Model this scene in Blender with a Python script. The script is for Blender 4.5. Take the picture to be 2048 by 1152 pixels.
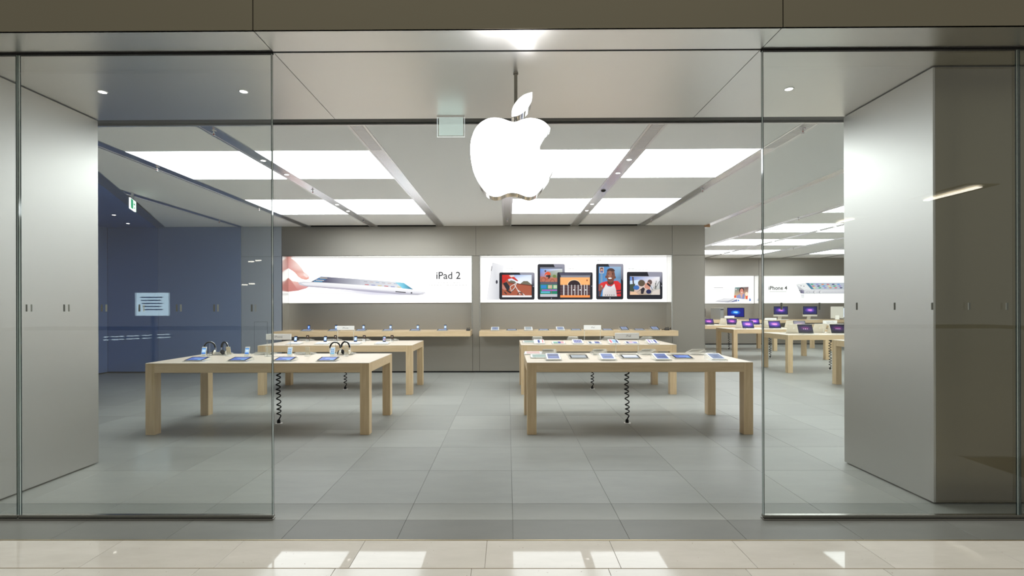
import bpy, bmesh, math, random
from mathutils import Vector, Matrix, noise
from mathutils.geometry import tessellate_polygon
random.seed(4)
for o in list(bpy.data.objects): bpy.data.objects.remove(o)
SC = bpy.context.scene
COL = SC.collection
PI = math.pi

# ------------------------------------------------------------------ camera
F, CX, CY, H = 986.0, 1009.0, 612.0, 1.63
cam = bpy.data.cameras.new('camera')
cam.sensor_fit = 'HORIZONTAL'; cam.sensor_width = 36.0
cam.lens = 36.0 * F / 2048.0
cam.shift_x = (1024.0 - CX) / 2048.0
cam.shift_y = (CY - 576.0) / 2048.0
cam.clip_start = 0.05; cam.clip_end = 200
camo = bpy.data.objects.new('camera', cam); COL.objects.link(camo)
RC = Matrix.Rotation(math.radians(0.35), 3, 'Z') @ Matrix.Rotation(PI/2, 3, 'X') @ Matrix.Rotation(math.radians(-0.15), 3, 'Z')
camo.matrix_world = Matrix.Translation((0, 0, H)) @ RC.to_4x4()
SC.camera = camo

# ------------------------------------------------------------------ world, view and mall light
SC.view_settings.view_transform = 'Standard'; SC.view_settings.look = 'None'
SC.view_settings.gamma = 1.0; SC.view_settings.use_curve_mapping = False
SC.view_settings.exposure = 0.33
W = bpy.data.worlds.new('world'); SC.world = W; W.use_nodes = True
bg = W.node_tree.nodes['Background']
bg.inputs[0].default_value = (0.30, 0.295, 0.27, 1); bg.inputs[1].default_value = 1.0

def area_light(name, loc, rot, sx, sy, power, col):
    l = bpy.data.lights.new(name, 'AREA'); l.shape = 'RECTANGLE'; l.size = sx; l.size_y = sy
    l.energy = power; l.color = col
    o = bpy.data.objects.new(name, l); o.location = loc; o.rotation_euler = rot; COL.objects.link(o); return o
area_light('mall_ceiling_lamp', (0, 2.4, 12.0), (0, 0, 0), 16, 1.0, 820, (1.0, 0.97, 0.92))

# ------------------------------------------------------------------ measuring helpers
def ray(px, py): return RC @ Vector(((px - CX) / F, -(py - CY) / F, -1.0))
def P(px, py, Y):
    d = ray(px, py); t = Y / d.y; return Vector((d.x*t, Y, H + d.z*t))
def on(px, py, z=0.914):
    d = ray(px, py); t = (z - H) / d.z; return Vector((d.x*t, d.y*t, z))
def XA(px, Y, py=700): return P(px, py, Y).x

# ------------------------------------------------------------------ materials
MATS = {}
def lin(c):
    return tuple((v/12.92 if v <= 0.04045 else ((v+0.055)/1.055)**2.4) for v in [x/255.0 for x in c])
def principled(name, base, rough=0.5, metal=0.0, emit=None, estr=0.0, **kw):
    m = bpy.data.materials.new(name); m.use_nodes = True
    b = m.node_tree.nodes['Principled BSDF']
    b.inputs['Base Color'].default_value = (*base, 1); b.inputs['Roughness'].default_value = rough
    b.inputs['Metallic'].default_value = metal
    if emit: b.inputs['Emission Color'].default_value = (*emit, 1); b.inputs['Emission Strength'].default_value = estr
    for k, v in kw.items():
        b.inputs[k.replace('_', ' ')].default_value = v
    MATS[name] = m; return m
def nodes(m): return m.node_tree.nodes, m.node_tree.links
def N(m, t, **kw):
    n = m.node_tree.nodes.new(t)
    for k, v in kw.items(): setattr(n, k, v)
    return n

def brushed(name, base, rough=0.34, vary=0.05, aniso=0.0, metal=1.0, scale=(1, 1, 60)):
    """brushed stainless sheet: fine streaks in roughness and relief"""
    m = principled(name, base, rough, metal)
    nd, lk = nodes(m); b = nd['Principled BSDF']
    tc = N(m, 'ShaderNodeTexCoord'); mp = N(m, 'ShaderNodeMapping'); mp.inputs['Scale'].default_value = scale
    nz = N(m, 'ShaderNodeTexNoise'); nz.inputs['Scale'].default_value = 3.0; nz.inputs['Detail'].default_value = 5
    lk.new(tc.outputs['Object'], mp.inputs[0]); lk.new(mp.outputs[0], nz.inputs['Vector'])
    mr = N(m, 'ShaderNodeMapRange'); mr.inputs[3].default_value = rough - vary; mr.inputs[4].default_value = rough + vary
    lk.new(nz.outputs[0], mr.inputs[0]); lk.new(mr.outputs[0], b.inputs['Roughness'])
    bp = N(m, 'ShaderNodeBump'); bp.inputs['Strength'].default_value = 0.04; bp.inputs['Distance'].default_value = 0.002
    lk.new(nz.outputs[0], bp.inputs['Height']); lk.new(bp.outputs[0], b.inputs['Normal'])
    if aniso: b.inputs['Anisotropic'].default_value = aniso
    return m

STEEL = brushed('brushed_steel', (0.56, 0.55, 0.53), 0.47)
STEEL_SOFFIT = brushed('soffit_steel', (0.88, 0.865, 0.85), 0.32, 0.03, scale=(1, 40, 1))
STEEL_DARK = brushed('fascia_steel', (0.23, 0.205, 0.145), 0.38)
STEEL_WALL = brushed('wall_steel', (0.40, 0.375, 0.33), 0.50)
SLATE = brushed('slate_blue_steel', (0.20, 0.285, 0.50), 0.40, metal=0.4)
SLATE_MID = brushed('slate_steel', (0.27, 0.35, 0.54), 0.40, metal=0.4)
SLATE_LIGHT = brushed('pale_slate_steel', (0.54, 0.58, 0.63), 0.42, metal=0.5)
SLATE_CEIL = brushed('slate_soffit_steel', (0.13, 0.24, 0.58), 0.35, metal=0.4, scale=(1, 40, 1))
ALU = principled('track_aluminium', (0.88, 0.88, 0.90), 0.28, 1.0)
ALU_IN = principled('track_insert', (0.80, 0.80, 0.83), 0.24, 1.0)
CEIL = principled('ceiling_panel_white', (0.94, 0.95, 0.955), 0.7)
BACKING = principled('shadow_gap_black', (0.02, 0.02, 0.02), 0.8)
SLOTM = principled('shutter_slot_metal', (0.055, 0.056, 0.05), 0.45, 0.4)
CHROME = principled('chrome', (0.85, 0.85, 0.86), 0.08, 1.0)
RAILM = principled('rail_dark_steel', (0.30, 0.29, 0.26), 0.22, 1.0)
BLACK = principled('black_rubber', (0.006, 0.006, 0.007), 0.6, Specular_IOR_Level=0.2)
BLACKGLOSS = principled('black_bezel', (0.010, 0.010, 0.013), 0.2, Specular_IOR_Level=0.2)
WHITEP = principled('white_plastic', (0.86, 0.86, 0.84), 0.35)
WHITEG = principled('white_bezel', (0.85, 0.85, 0.83), 0.12)
SILVER = principled('silver_case', (0.74, 0.72, 0.66), 0.35, 0.7)
SILVERW = principled('pale_aluminium_lid', (0.78, 0.75, 0.66), 0.45, 0.25)
TAN = principled('tan_case', (0.62, 0.56, 0.42), 0.45)
BROWN = principled('dark_brown_case', (0.05, 0.028, 0.018), 0.3)
DARKGREY = principled('dark_grey_keys', (0.05, 0.05, 0.05), 0.5)
BRASS = principled('brass_strip', (0.42, 0.34, 0.20), 0.35, 0.9)
GREYTXT = principled('grey_lettering', (0.28, 0.28, 0.28), 0.6)
COPPER = principled('copper_edge', (0.45, 0.26, 0.13), 0.35, 0.9)
GROUT = principled('grout', (0.16, 0.16, 0.15), 0.9)
GROUTC = principled('cream_grout', (0.22, 0.18, 0.12), 0.9)
LAMP = principled('lamp_glow', (1, 1, 1), 0.5, emit=(1, 0.93, 0.86), estr=9.0)
LUM = principled('luminous_ceiling', (0.8, 0.8, 0.8), 0.5, emit=(0.92, 0.98, 1.0), estr=6.6)
LOGO = principled('logo_glow', (1, 1, 1), 0.4, emit=(1, 1, 1), estr=4.5)
GREEN = principled('exit_green', (0.0, 0.3, 0.12), 0.4, emit=(0.0, 0.35, 0.15), estr=0.6)
EXITW = principled('exit_white', (0.9, 0.9, 0.9), 0.4, emit=(0.9, 1, 0.95), estr=1.0)

def wood(name, base, dark, axis='X'):
    m = principled(name, base, 0.36)
    nd, lk = nodes(m); b = nd['Principled BSDF']
    tc = N(m, 'ShaderNodeTexCoord'); mp = N(m, 'ShaderNodeMapping')
    mp.inputs['Scale'].default_value = (1.2, 14, 14) if axis == 'X' else (14, 14, 1.2)
    nz = N(m, 'ShaderNodeTexNoise'); nz.inputs['Scale'].default_value = 2.0; nz.inputs['Detail'].default_value = 6; nz.inputs['Distortion'].default_value = 0.6
    cr = N(m, 'ShaderNodeValToRGB'); cr.color_ramp.elements[0].position = 0.3; cr.color_ramp.elements[1].position = 0.7
    cr.color_ramp.elements[0].color = (*dark, 1); cr.color_ramp.elements[1].color = (*base, 1)
    lk.new(tc.outputs['Object'], mp.inputs[0]); lk.new(mp.outputs[0], nz.inputs['Vector']); lk.new(nz.outputs[0], cr.inputs[0]); lk.new(cr.outputs[0], b.inputs['Base Color'])
    return m
WOOD = wood('maple_along', (0.73, 0.56, 0.35), (0.65, 0.48, 0.285), 'X')
WOODV = wood('maple_upright', (0.73, 0.56, 0.345), (0.63, 0.455, 0.26), 'Z')

WOODTOP = wood('maple_top', (0.64, 0.56, 0.465), (0.59, 0.505, 0.405), 'X')
def stone(name, c0, c1, rough, spec=0.5, nscale=6.0, rand=0.10, specks=None):
    m = principled(name, c0, rough)
    nd, lk = nodes(m); b = nd['Principled BSDF']; b.inputs['Specular IOR Level'].default_value = spec
    tc = N(m, 'ShaderNodeTexCoord'); oi = N(m, 'ShaderNodeObjectInfo')
    ad = N(m, 'ShaderNodeVectorMath', operation='MULTIPLY_ADD')
    lk.new(oi.outputs['Random'], ad.inputs[0]); ad.inputs[1].default_value = (37, 21, 5); lk.new(tc.outputs['Object'], ad.inputs[2])
    mp = N(m, 'ShaderNodeMapping'); mp.inputs['Scale'].default_value = (1, 3.2, 1); lk.new(ad.outputs[0], mp.inputs[0])
    nz = N(m, 'ShaderNodeTexNoise'); nz.inputs['Scale'].default_value = nscale * 0.35; nz.inputs['Detail'].default_value = 9; nz.inputs['Roughness'].default_value = 0.65
    lk.new(mp.outputs[0], nz.inputs['Vector'])
    mr = N(m, 'ShaderNodeMapRange'); mr.inputs[1].default_value = 0.3; mr.inputs[2].default_value = 0.7
    lk.new(nz.outputs[0], mr.inputs[0])
    mx = N(m, 'ShaderNodeMix', data_type='RGBA'); mx.inputs[6].default_value = (*c0, 1); mx.inputs[7].default_value = (*c1, 1)
    lk.new(mr.outputs[0], mx.inputs[0])
    hv = N(m, 'ShaderNodeHueSaturation'); lk.new(mx.outputs[2], hv.inputs['Color'])
    m2 = N(m, 'ShaderNodeMapRange'); m2.inputs[3].default_value = 1 - rand; m2.inputs[4].default_value = 1 + rand
    lk.new(oi.outputs['Random'], m2.inputs[0]); lk.new(m2.outputs[0], hv.inputs['Value'])
    out = hv.outputs[0]
    if specks:
        n3 = N(m, 'ShaderNodeTexNoise'); n3.inputs['Scale'].default_value = 55; n3.inputs['Detail'].default_value = 2
        lk.new(ad.outputs[0], n3.inputs['Vector'])
        r3 = N(m, 'ShaderNodeMapRange'); r3.inputs[1].default_value = 0.74; r3.inputs[2].default_value = 0.78; lk.new(n3.outputs[0], r3.inputs[0])
        m3 = N(m, 'ShaderNodeMix', data_type='RGBA'); lk.new(r3.outputs[0], m3.inputs[0]); lk.new(out, m3.inputs[6]); m3.inputs[7].default_value = (*specks, 1)
        out = m3.outputs[2]
    lk.new(out, b.inputs['Base Color'])
    m4 = N(m, 'ShaderNodeMapRange'); m4.inputs[3].default_value = rough*0.85; m4.inputs[4].default_value = rough*1.15
    lk.new(nz.outputs[0], m4.inputs[0]); lk.new(m4.outputs[0], b.inputs['Roughness'])
    return m
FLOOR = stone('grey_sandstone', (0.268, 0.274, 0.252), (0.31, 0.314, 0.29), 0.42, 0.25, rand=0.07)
FLOOR_MID = stone('grey_sandstone_worn', (0.20, 0.205, 0.187), (0.235, 0.238, 0.218), 0.42, 0.25, rand=0.05)  # this and the next: darker tones for the two rows nearest the threshold
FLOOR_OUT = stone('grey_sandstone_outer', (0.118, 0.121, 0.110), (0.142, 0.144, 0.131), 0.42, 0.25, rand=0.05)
MARBLE = stone('cream_marble', (0.42, 0.395, 0.345), (0.48, 0.45, 0.40), 0.03, 0.10, rand=0.04, specks=(0.2, 0.16, 0.11))
MARBLE_MATT = stone('cream_marble_worn', (0.43, 0.41, 0.36), (0.49, 0.465, 0.41), 0.13, 0.15, rand=0.04, specks=(0.2, 0.16, 0.11))

def glassy(name, tint, refl=1.0, rough=0.0, body=0.0, bodycol=(1, 1, 1)):
    m = bpy.data.materials.new(name); m.use_nodes = True
    nd, lk = nodes(m); nd.remove(nd['Principled BSDF']); out = nd['Material Output']
    tr = N(m, 'ShaderNodeBsdfTransparent'); tr.inputs[0].default_value = (*tint, 1)
    gl = N(m, 'ShaderNodeBsdfGlossy'); gl.inputs['Roughness'].default_value = rough; gl.inputs[0].default_value = (refl, refl, refl, 1)
    fr = N(m, 'ShaderNodeFresnel'); ge = N(m, 'ShaderNodeNewGeometry'); io = N(m, 'ShaderNodeMapRange')
    io.inputs[3].default_value = 1.5; io.inputs[4].default_value = 1/1.5      # same reflectance on both faces of the sheet
    lk.new(ge.outputs['Backfacing'], io.inputs[0]); lk.new(io.outputs[0], fr.inputs[0])
    mx = N(m, 'ShaderNodeMixShader'); lk.new(fr.outputs[0], mx.inputs[0]); lk.new(tr.outputs[0], mx.inputs[1]); lk.new(gl.outputs[0], mx.inputs[2])
    last = mx
    if body:
        df = N(m, 'ShaderNodeBsdfDiffuse'); df.inputs[0].default_value = (*bodycol, 1)
        m2 = N(m, 'ShaderNodeMixShader'); m2.inputs[0].default_value = body
        lk.new(mx.outputs[0], m2.inputs[1]); lk.new(df.outputs[0], m2.inputs[2]); last = m2
    lk.new(last.outputs[0], out.inputs[0]); MATS[name] = m; return m
GLASS = glassy('sheet_glass', (0.965, 0.98, 0.968))
GLASSEDGE = principled('glass_edge', (0.005, 0.03, 0.035), 0.06, 0.0, Specular_IOR_Level=1.0)
GLASSEDGEL = principled('glass_edge_light', (0.62, 0.68, 0.64), 0.06, 0.0, Specular_IOR_Level=1.0)
ACRYL = glassy('clear_acrylic', (0.97, 0.98, 0.97), 1.0, 0.03, 0.14, (0.95, 0.96, 0.95))
FROST = glassy('frosted_pane', (0.75, 0.85, 0.85), 1.0, 0.1, 0.35, (1.0, 1.0, 1.0))
fe = N(FROST, 'ShaderNodeEmission'); fe.inputs[0].default_value = (0.9, 1, 0.97, 1); fe.inputs[1].default_value = 0.16
fa = N(FROST, 'ShaderNodeAddShader'); fo = FROST.node_tree.nodes['Material Output']
FROST.node_tree.links.new(fo.inputs[0].links[0].from_socket, fa.inputs[0]); FROST.node_tree.links.new(fe.outputs[0], fa.inputs[1]); FROST.node_tree.links.new(fa.outputs[0], fo.inputs[0])
MARK_D = principled('marker_dark', (0.16, 0.17, 0.15), 0.4, 0.3)
MARK_L = principled('marker_light', (0.52, 0.53, 0.50), 0.4, 0.3)

def vcol(name, strength):
    """backlit print or screen: the ink colours glow"""
    m = bpy.data.materials.new(name); m.use_nodes = True
    nd, lk = nodes(m); b = nd['Principled BSDF']
    at = N(m, 'ShaderNodeAttribute'); at.attribute_name = 'ink'
    lk.new(at.outputs['Color'], b.inputs['Emission Color']); b.inputs['Emission Strength'].default_value = strength
    b.inputs['Base Color'].default_value = (0.015, 0.015, 0.015, 1); b.inputs['Roughness'].default_value = 0.35; b.inputs['Specular IOR Level'].default_value = 0.2
    MATS[name] = m; return m
PRINT = vcol('backlit_print', 0.86)
SCREEN = vcol('screen_glow', 0.9)

def galaxy(name, c_in, c_mid, c_out, strength, cx=0.04, cz=0.03):
    m = bpy.data.materials.new(name); m.use_nodes = True
    nd, lk = nodes(m); b = nd['Principled BSDF']
    tc = N(m, 'ShaderNodeTexCoord'); mp = N(m, 'ShaderNodeMapping'); mp.inputs['Location'].default_value = (-cx, 0, -cz); mp.inputs['Scale'].default_value = (3.2, 3, 7.0); mp.inputs['Rotation'].default_value = (0, 0.6, 0)
    nz = N(m, 'ShaderNodeTexNoise'); nz.inputs['Scale'].default_value = 9; nz.inputs['Detail'].default_value = 4
    lk.new(tc.outputs['Object'], mp.inputs[0]); lk.new(tc.outputs['Object'], nz.inputs['Vector'])
    ln = N(m, 'ShaderNodeVectorMath', operation='LENGTH'); lk.new(mp.outputs[0], ln.inputs[0])
    ad = N(m, 'ShaderNodeMath', operation='MULTIPLY_ADD'); lk.new(nz.outputs[0], ad.inputs[0]); ad.inputs[1].default_value = 0.5; lk.new(ln.outputs['Value'], ad.inputs[2])
    cr = N(m, 'ShaderNodeValToRGB'); e = cr.color_ramp.elements
    e[0].position = 0.38; e[0].color = (*lin(c_in), 1); e[1].position = 0.95; e[1].color = (*lin(c_out), 1)
    x = e.new(0.6); x.color = (*lin(c_mid), 1)
    lk.new(ad.outputs[0], cr.inputs[0]); lk.new(cr.outputs[0], b.inputs['Emission Color']); b.inputs['Emission Strength'].default_value = strength
    b.inputs['Base Color'].default_value = (0.01, 0.01, 0.01, 1); b.inputs['Roughness'].default_value = 0.3; b.inputs['Specular IOR Level'].default_value = 0.12
    return m
GAL = galaxy('galaxy_screen', (215, 90, 200), (90, 40, 140), (16, 12, 42), 0.95)
GALD = galaxy('galaxy_screen_dim', (120, 48, 115), (50, 26, 82), (12, 12, 28), 0.9)
GALG = galaxy('galaxy_screen_glare', (200, 170, 190), (165, 155, 175), (150, 150, 160), 0.8)
AURORA = galaxy('aurora_screen', (150, 220, 255), (20, 110, 215), (25, 30, 120), 1.0, 0.0, 0.0)
GALB = galaxy('galaxy_screen_bright', (235, 140, 220), (105, 65, 185), (24, 26, 90), 1.0)

# ------------------------------------------------------------------ mesh helpers
def tag(o, label=None, cat=None, group=None, kind=None):
    if label: o['label'] = label
    if cat: o['category'] = cat
    if group: o['group'] = group
    if kind: o['kind'] = kind
    return o
def empty(name, loc=(0, 0, 0), rz=0.0, label=None, cat=None, group=None, kind=None):
    o = bpy.data.objects.new(name, None); o.location = loc; o.rotation_euler = (0, 0, rz)
    o.empty_display_size = 0.1; COL.objects.link(o); return tag(o, label, cat, group, kind)
def link(name, me, parent=None, loc=(0, 0, 0), rot=(0, 0, 0), **kw):
    o = bpy.data.objects.new(name, me); COL.objects.link(o)
    if parent: o.parent = parent
    o.location = loc; o.rotation_euler = rot
    return tag(o, **kw)
class MB:
    def __init__(s): s.v = []; s.f = []; s.mi = []; s.mats = []; s.sm = []
    def m(s, mat):
        if mat not in s.mats: s.mats.append(mat)
        return s.mats.index(mat)
    def add(s, vs, fs, mat, smooth=False):
        n = len(s.v); k = s.m(mat); s.v += [tuple(v) for v in vs]
        for f in fs: s.f.append(tuple(i + n for i in f)); s.mi.append(k); s.sm.append(smooth)
    def box(s, x0, x1, y0, y1, z0, z1, mat):
        s.add([(x0, y0, z0), (x1, y0, z0), (x1, y1, z0), (x0, y1, z0), (x0, y0, z1), (x1, y0, z1), (x1, y1, z1), (x0, y1, z1)],
              [(0, 3, 2, 1), (4, 5, 6, 7), (0, 1, 5, 4), (1, 2, 6, 5), (2, 3, 7, 6), (3, 0, 4, 7)], mat); return s
    def prism(s, poly, axis, a, b, mat, mat2=None, smooth=False):
        """extrude a 2D outline: axis 'x': poly in (y,z); 'y': (x,z); 'z': (x,y)"""
        def q(p, t): return {'x': (t, p[0], p[1]), 'y': (p[0], t, p[1]), 'z': (p[0], p[1], t)}[axis]
        n = len(poly); tri = tessellate_polygon([[Vector((p[0], p[1], 0)) for p in poly]])
        s.add([q(p, a) for p in poly], tri, mat); s.add([q(p, b) for p in poly], [t[::-1] for t in tri], mat2 or mat)
        s.add([q(p, a) for p in poly] + [q(p, b) for p in poly], [(i, (i+1) % n, (i+1) % n + n, i + n) for i in range(n)], mat2 or mat, smooth); return s
    def tube(s, pts, r, mat, seg=8, cap=True):
        pts = [Vector(p) for p in pts]; rs = r if isinstance(r, (list, tuple)) else [r]*len(pts)
        rings = []; up = Vector((0.13, 0.97, 0.2)).normalized(); prev = None
        for i, p in enumerate(pts):
            t = (pts[min(i+1, len(pts)-1)] - pts[max(i-1, 0)]).normalized()
            if prev is None: a = t.cross(up).normalized()
            else: a = (prev - t*prev.dot(t)).normalized()
            prev = a; b = t.cross(a)
            rings += [p + (a*math.cos(2*PI*k/seg) + b*math.sin(2*PI*k/seg))*rs[i] for k in range(seg)]
        fs = [(i*seg+k, i*seg+(k+1) % seg, (i+1)*seg+(k+1) % seg, (i+1)*seg+k) for i in range(len(pts)-1) for k in range(seg)]
        s.add(rings, fs, mat, True)
        if cap: s.add(rings[:seg], [tuple(range(seg))[::-1]], mat); s.add(rings[-seg:], [tuple(range(seg))], mat)
        return s
    def ball(s, c, r, mat, seg=10, rg=7, sc=(1, 1, 1)):
        vs = []; c = Vector(c)
        for i in range(rg+1):
            th = PI*i/rg
            for k in range(seg): vs.append(c + Vector((math.sin(th)*math.cos(2*PI*k/seg)*sc[0], math.sin(th)*math.sin(2*PI*k/seg)*sc[1], math.cos(th)*sc[2]))*r)
        s.add(vs, [(i*seg+k, (i+1)*seg+k, (i+1)*seg+(k+1) % seg, i*seg+(k+1) % seg) for i in range(rg) for k in range(seg)], mat, True); return s
    def mesh(s, name, bevel=0.0, segs=1):
        me = bpy.data.meshes.new(name); me.from_pydata(s.v, [], s.f)
        for mt in s.mats: me.materials.append(mt)
        me.polygons.foreach_set('material_index', s.mi); me.polygons.foreach_set('use_smooth', s.sm)
        if bevel:
            b = bmesh.new(); b.from_mesh(me)
            bmesh.ops.remove_doubles(b, verts=b.verts, dist=1e-6)
            ed = [e for e in b.edges if len(e.link_faces) == 2 and e.calc_face_angle(0) > 0.6]
            bmesh.ops.bevel(b, geom=ed, offset=bevel, segments=segs, affect='EDGES', profile=0.6)
            b.to_mesh(me); b.free()
        me.update(); return me
def boxobj(name, x0, x1, y0, y1, z0, z1, mat, parent=None, bevel=0.0, **kw):
    """a box whose origin is its own centre"""
    c = ((x0+x1)/2, (y0+y1)/2, (z0+z1)/2)
    me = MB().box(x0-c[0], x1-c[0], y0-c[1], y1-c[1], z0-c[2], z1-c[2], mat).mesh(name, bevel)
    return link(name, me, parent, c, **kw)
CACHE = {}
def cached(key, fn):
    if key not in CACHE: CACHE[key] = fn()
    return CACHE[key]
def text_mesh(s, size, mat, depth=0.0, bold=0.0):
    def mk():
        cu = bpy.data.curves.new('lettering', 'FONT'); cu.body = s; cu.size = size; cu.align_x = 'CENTER'; cu.align_y = 'CENTER'
        cu.extrude = depth; cu.resolution_u = 3; cu.offset = bold
        o = bpy.data.objects.new('tmp_text', cu); COL.objects.link(o)
        dg = bpy.context.evaluated_depsgraph_get(); me = bpy.data.meshes.new_from_object(o.evaluated_get(dg)); me.materials.clear(); me.materials.append(mat)
        bpy.data.objects.remove(o); return me
    return cached(('t', s, size, mat.name, depth, bold), mk)
def spline(pts, n=6):
    """Catmull-Rom through the points, open"""
    out = []; q = [pts[0]] + list(pts) + [pts[-1]]
    for i in range(1, len(q)-2):
        for k in range(n):
            t = k/n; a, b, c, d = q[i-1], q[i], q[i+1], q[i+2]
            out.append(tuple(0.5*((2*b[j]) + (-a[j]+c[j])*t + (2*a[j]-5*b[j]+4*c[j]-d[j])*t*t + (-a[j]+3*b[j]-3*c[j]+d[j])*t**3) for j in range(2)))
    out.append(tuple(pts[-1])); return out

# ------------------------------------------------------------------ key dimensions (metres)
ZC, ZS = 3.595, 3.58              # shop ceiling, portal soffit
YF, YG = 3.465, 3.77              # fascia, glass line
PY0, PY1 = 4.05, 5.12             # portal blocks
PXL, PXR = -4.27, 3.48
YB, YB2 = 12.08, 20.6             # back walls
XL, XWE, XR = -9.85, 4.815, 15.2
TRK = [-6.56, -4.92, -3.28, -1.64, 0.0, 1.64, 3.28, 4.92, 6.56, 8.19, 9.82, 11.45, 13.08]
TW = 0.10

# ================================================================== FLOORS
fl = boxobj('floor', XL-0.1, XR, 3.434, YB2+0.5, -0.10, -0.004, GROUT, kind='structure')
TS, TX0 = 0.813, 0.035
rows = [(3.44, 3.756), (3.756, 4.068)] + [(4.068+TS*k, 4.068+TS*(k+1)) for k in range(8)]
g = 0.0012
def tile(x0, x1, y0, y1, mat, parent, pl, top=0.0, thick=0.012):
    w, d = x1-x0-2*g, y1-y0-2*g
    me = cached(('tile', round(w, 3), round(d, 3), mat.name), lambda: MB().box(-w/2, w/2, -d/2, d/2, -thick, 0, mat).mesh('tile', 0.0012))
    o = link('tile', me, None, ((x0+x1)/2, (y0+y1)/2, top)); o.parent = parent
    o.location = Vector(((x0+x1)/2, (y0+y1)/2, top)) - Vector(pl); return o
for (y0, y1) in rows:
    for k in range(-13, 15):
        x0, x1 = TX0+TS*k, TX0+TS*(k+1)
        lim = (y1 + 0.3) * 1.08
        if x1 < -lim or x0 > lim or x0 < XL-0.7: continue
        if y1 < 5.0 and (x1 < PXL-1.0 or x0 > PXR+1.2) and y0 > 4.0: continue
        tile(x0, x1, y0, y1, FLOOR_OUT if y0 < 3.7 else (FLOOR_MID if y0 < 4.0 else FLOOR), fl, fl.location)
mb = MB()
for r in range(13):
    y0 = 4.068+TS*(8+r)
    for k in range(-13, 18):
        x0, x1 = TX0+TS*k, TX0+TS*(k+1)
        if x0 < XL-0.7 or (r > 1 and x1 < 3.5): continue
        mb.box(x0+g-fl.location.x, x1-g-fl.location.x, y0+g-fl.location.y, y0+TS-g-fl.location.y, -0.012-fl.location.z, -fl.location.z, FLOOR)
o = link('tile', mb.mesh('far_tiles'), fl); o['kind'] = 'stuff'
boxobj('trim_1', -9, 9, 3.428, 3.436, -0.02, 0.002, BRASS, kind='structure')
mf = boxobj('floor', -40, 40, -34, 3.43, -0.12, -0.008, GROUTC, kind='structure')
MW = 0.848
for (y0, y1, off, mt) in [(3.064, 3.427, -0.146, MARBLE), (2.22, 3.06, -0.227, MARBLE_MATT)]:
    for k in range(-6, 6): tile(off+MW*k, off+MW*(k+1), y0, y1, mt, mf, mf.location, thick=0.01)
boxobj('trim_2', -9, 9, 3.058, 3.066, -0.02, 0.0006, GROUTC, kind='structure')
mb = MB()
for r in range(34):
    for k in range(-40, 40):
        x0 = -0.2+MW*k; y1 = 2.22-MW*r
        mb.box(x0+g-mf.location.x, x0+MW-g-mf.location.x, y1-MW+g-mf.location.y, y1-g-mf.location.y, -0.01-mf.location.z, -mf.location.z, MARBLE_MATT)
o = link('tile', mb.mesh('mall_tiles'), mf); o['kind'] = 'stuff'

# ================================================================== FRONT: fascia, soffit, portal blocks
SJL, SJR = -1.79, 1.935
gp = 0.003
wf = boxobj('wall_front', -10, 15, YF+0.02, YF+0.3, ZS+0.03, 5.2, BACKING, kind='structure')
def child_box(name, x0, x1, y0, y1, z0, z1, mat, parent, bevel=0.0, **kw):
    o = boxobj(name, x0, x1, y0, y1, z0, z1, mat, parent, bevel, **kw)
    o.location = o.location - parent.location; return o
for a, b in [(-10, SJL), (SJL, SJR), (SJR, 15)]:
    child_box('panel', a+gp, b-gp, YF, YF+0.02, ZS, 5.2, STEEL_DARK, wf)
sof = boxobj('ceiling', -10, 15, YF+0.02, PY1, ZS+0.022, ZS+0.30, BACKING, kind='structure')
for a, b in [(-10, SJL), (SJL, SJR), (SJR, 15)]:
    child_box('panel', a+gp, b-gp, YF+0.003, YG-0.012, ZS, ZS+0.02, STEEL_SOFFIT, sof)
    child_box('panel', a+gp, b-gp, YG+0.012, PY1, ZS, ZS+0.02, STEEL_SOFFIT, sof)
for sx in (-1, 1):      # end blocks of the portal
    x0, x1 = (XL-0.15, PXL) if sx < 0 else (PXR, XR)
    w = boxobj('wall_left' if sx < 0 else 'wall_right', x0+(0.02 if sx > 0 else 0), x1-(0.02 if sx < 0 else 0), PY0+0.02, PY1-0.003, 0.014, ZS-0.008, BACKING, kind='structure')
    if sx < 0: child_box('panel', PXL-0.02, PXL, PY0, PY1, 0.014, ZS-0.008, STEEL, w, 0.002)
    else: child_box('panel', PXR, PXR+0.02, PY0, PY1, 0.014, ZS-0.008, STEEL, w, 0.002)
    fx = (x0, PXL-0.021) if sx < 0 else (PXR+0.021, XR)
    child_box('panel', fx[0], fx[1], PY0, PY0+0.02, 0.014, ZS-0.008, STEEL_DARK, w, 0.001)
    child_box('panel', fx[0], fx[1], PY1-0.002, PY1+0.015, 0.014, ZS-0.008, STEEL, w)

# shutter slot between the soffit and the shop ceiling
sl = boxobj('trim_3', -10, 15, PY1, 5.305, ZS+0.045, ZS+0.30, SLOTM, kind='structure')
child_box('shutter_bar', -9.9, 14.9, PY1+0.03, 5.27, ZS+0.018, ZS+0.045, SLOTM, sl)
child_box('lip', -10, 15, 5.285, 5.31, ZS+0.0, ZS+0.05, ALU, sl)

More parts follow.
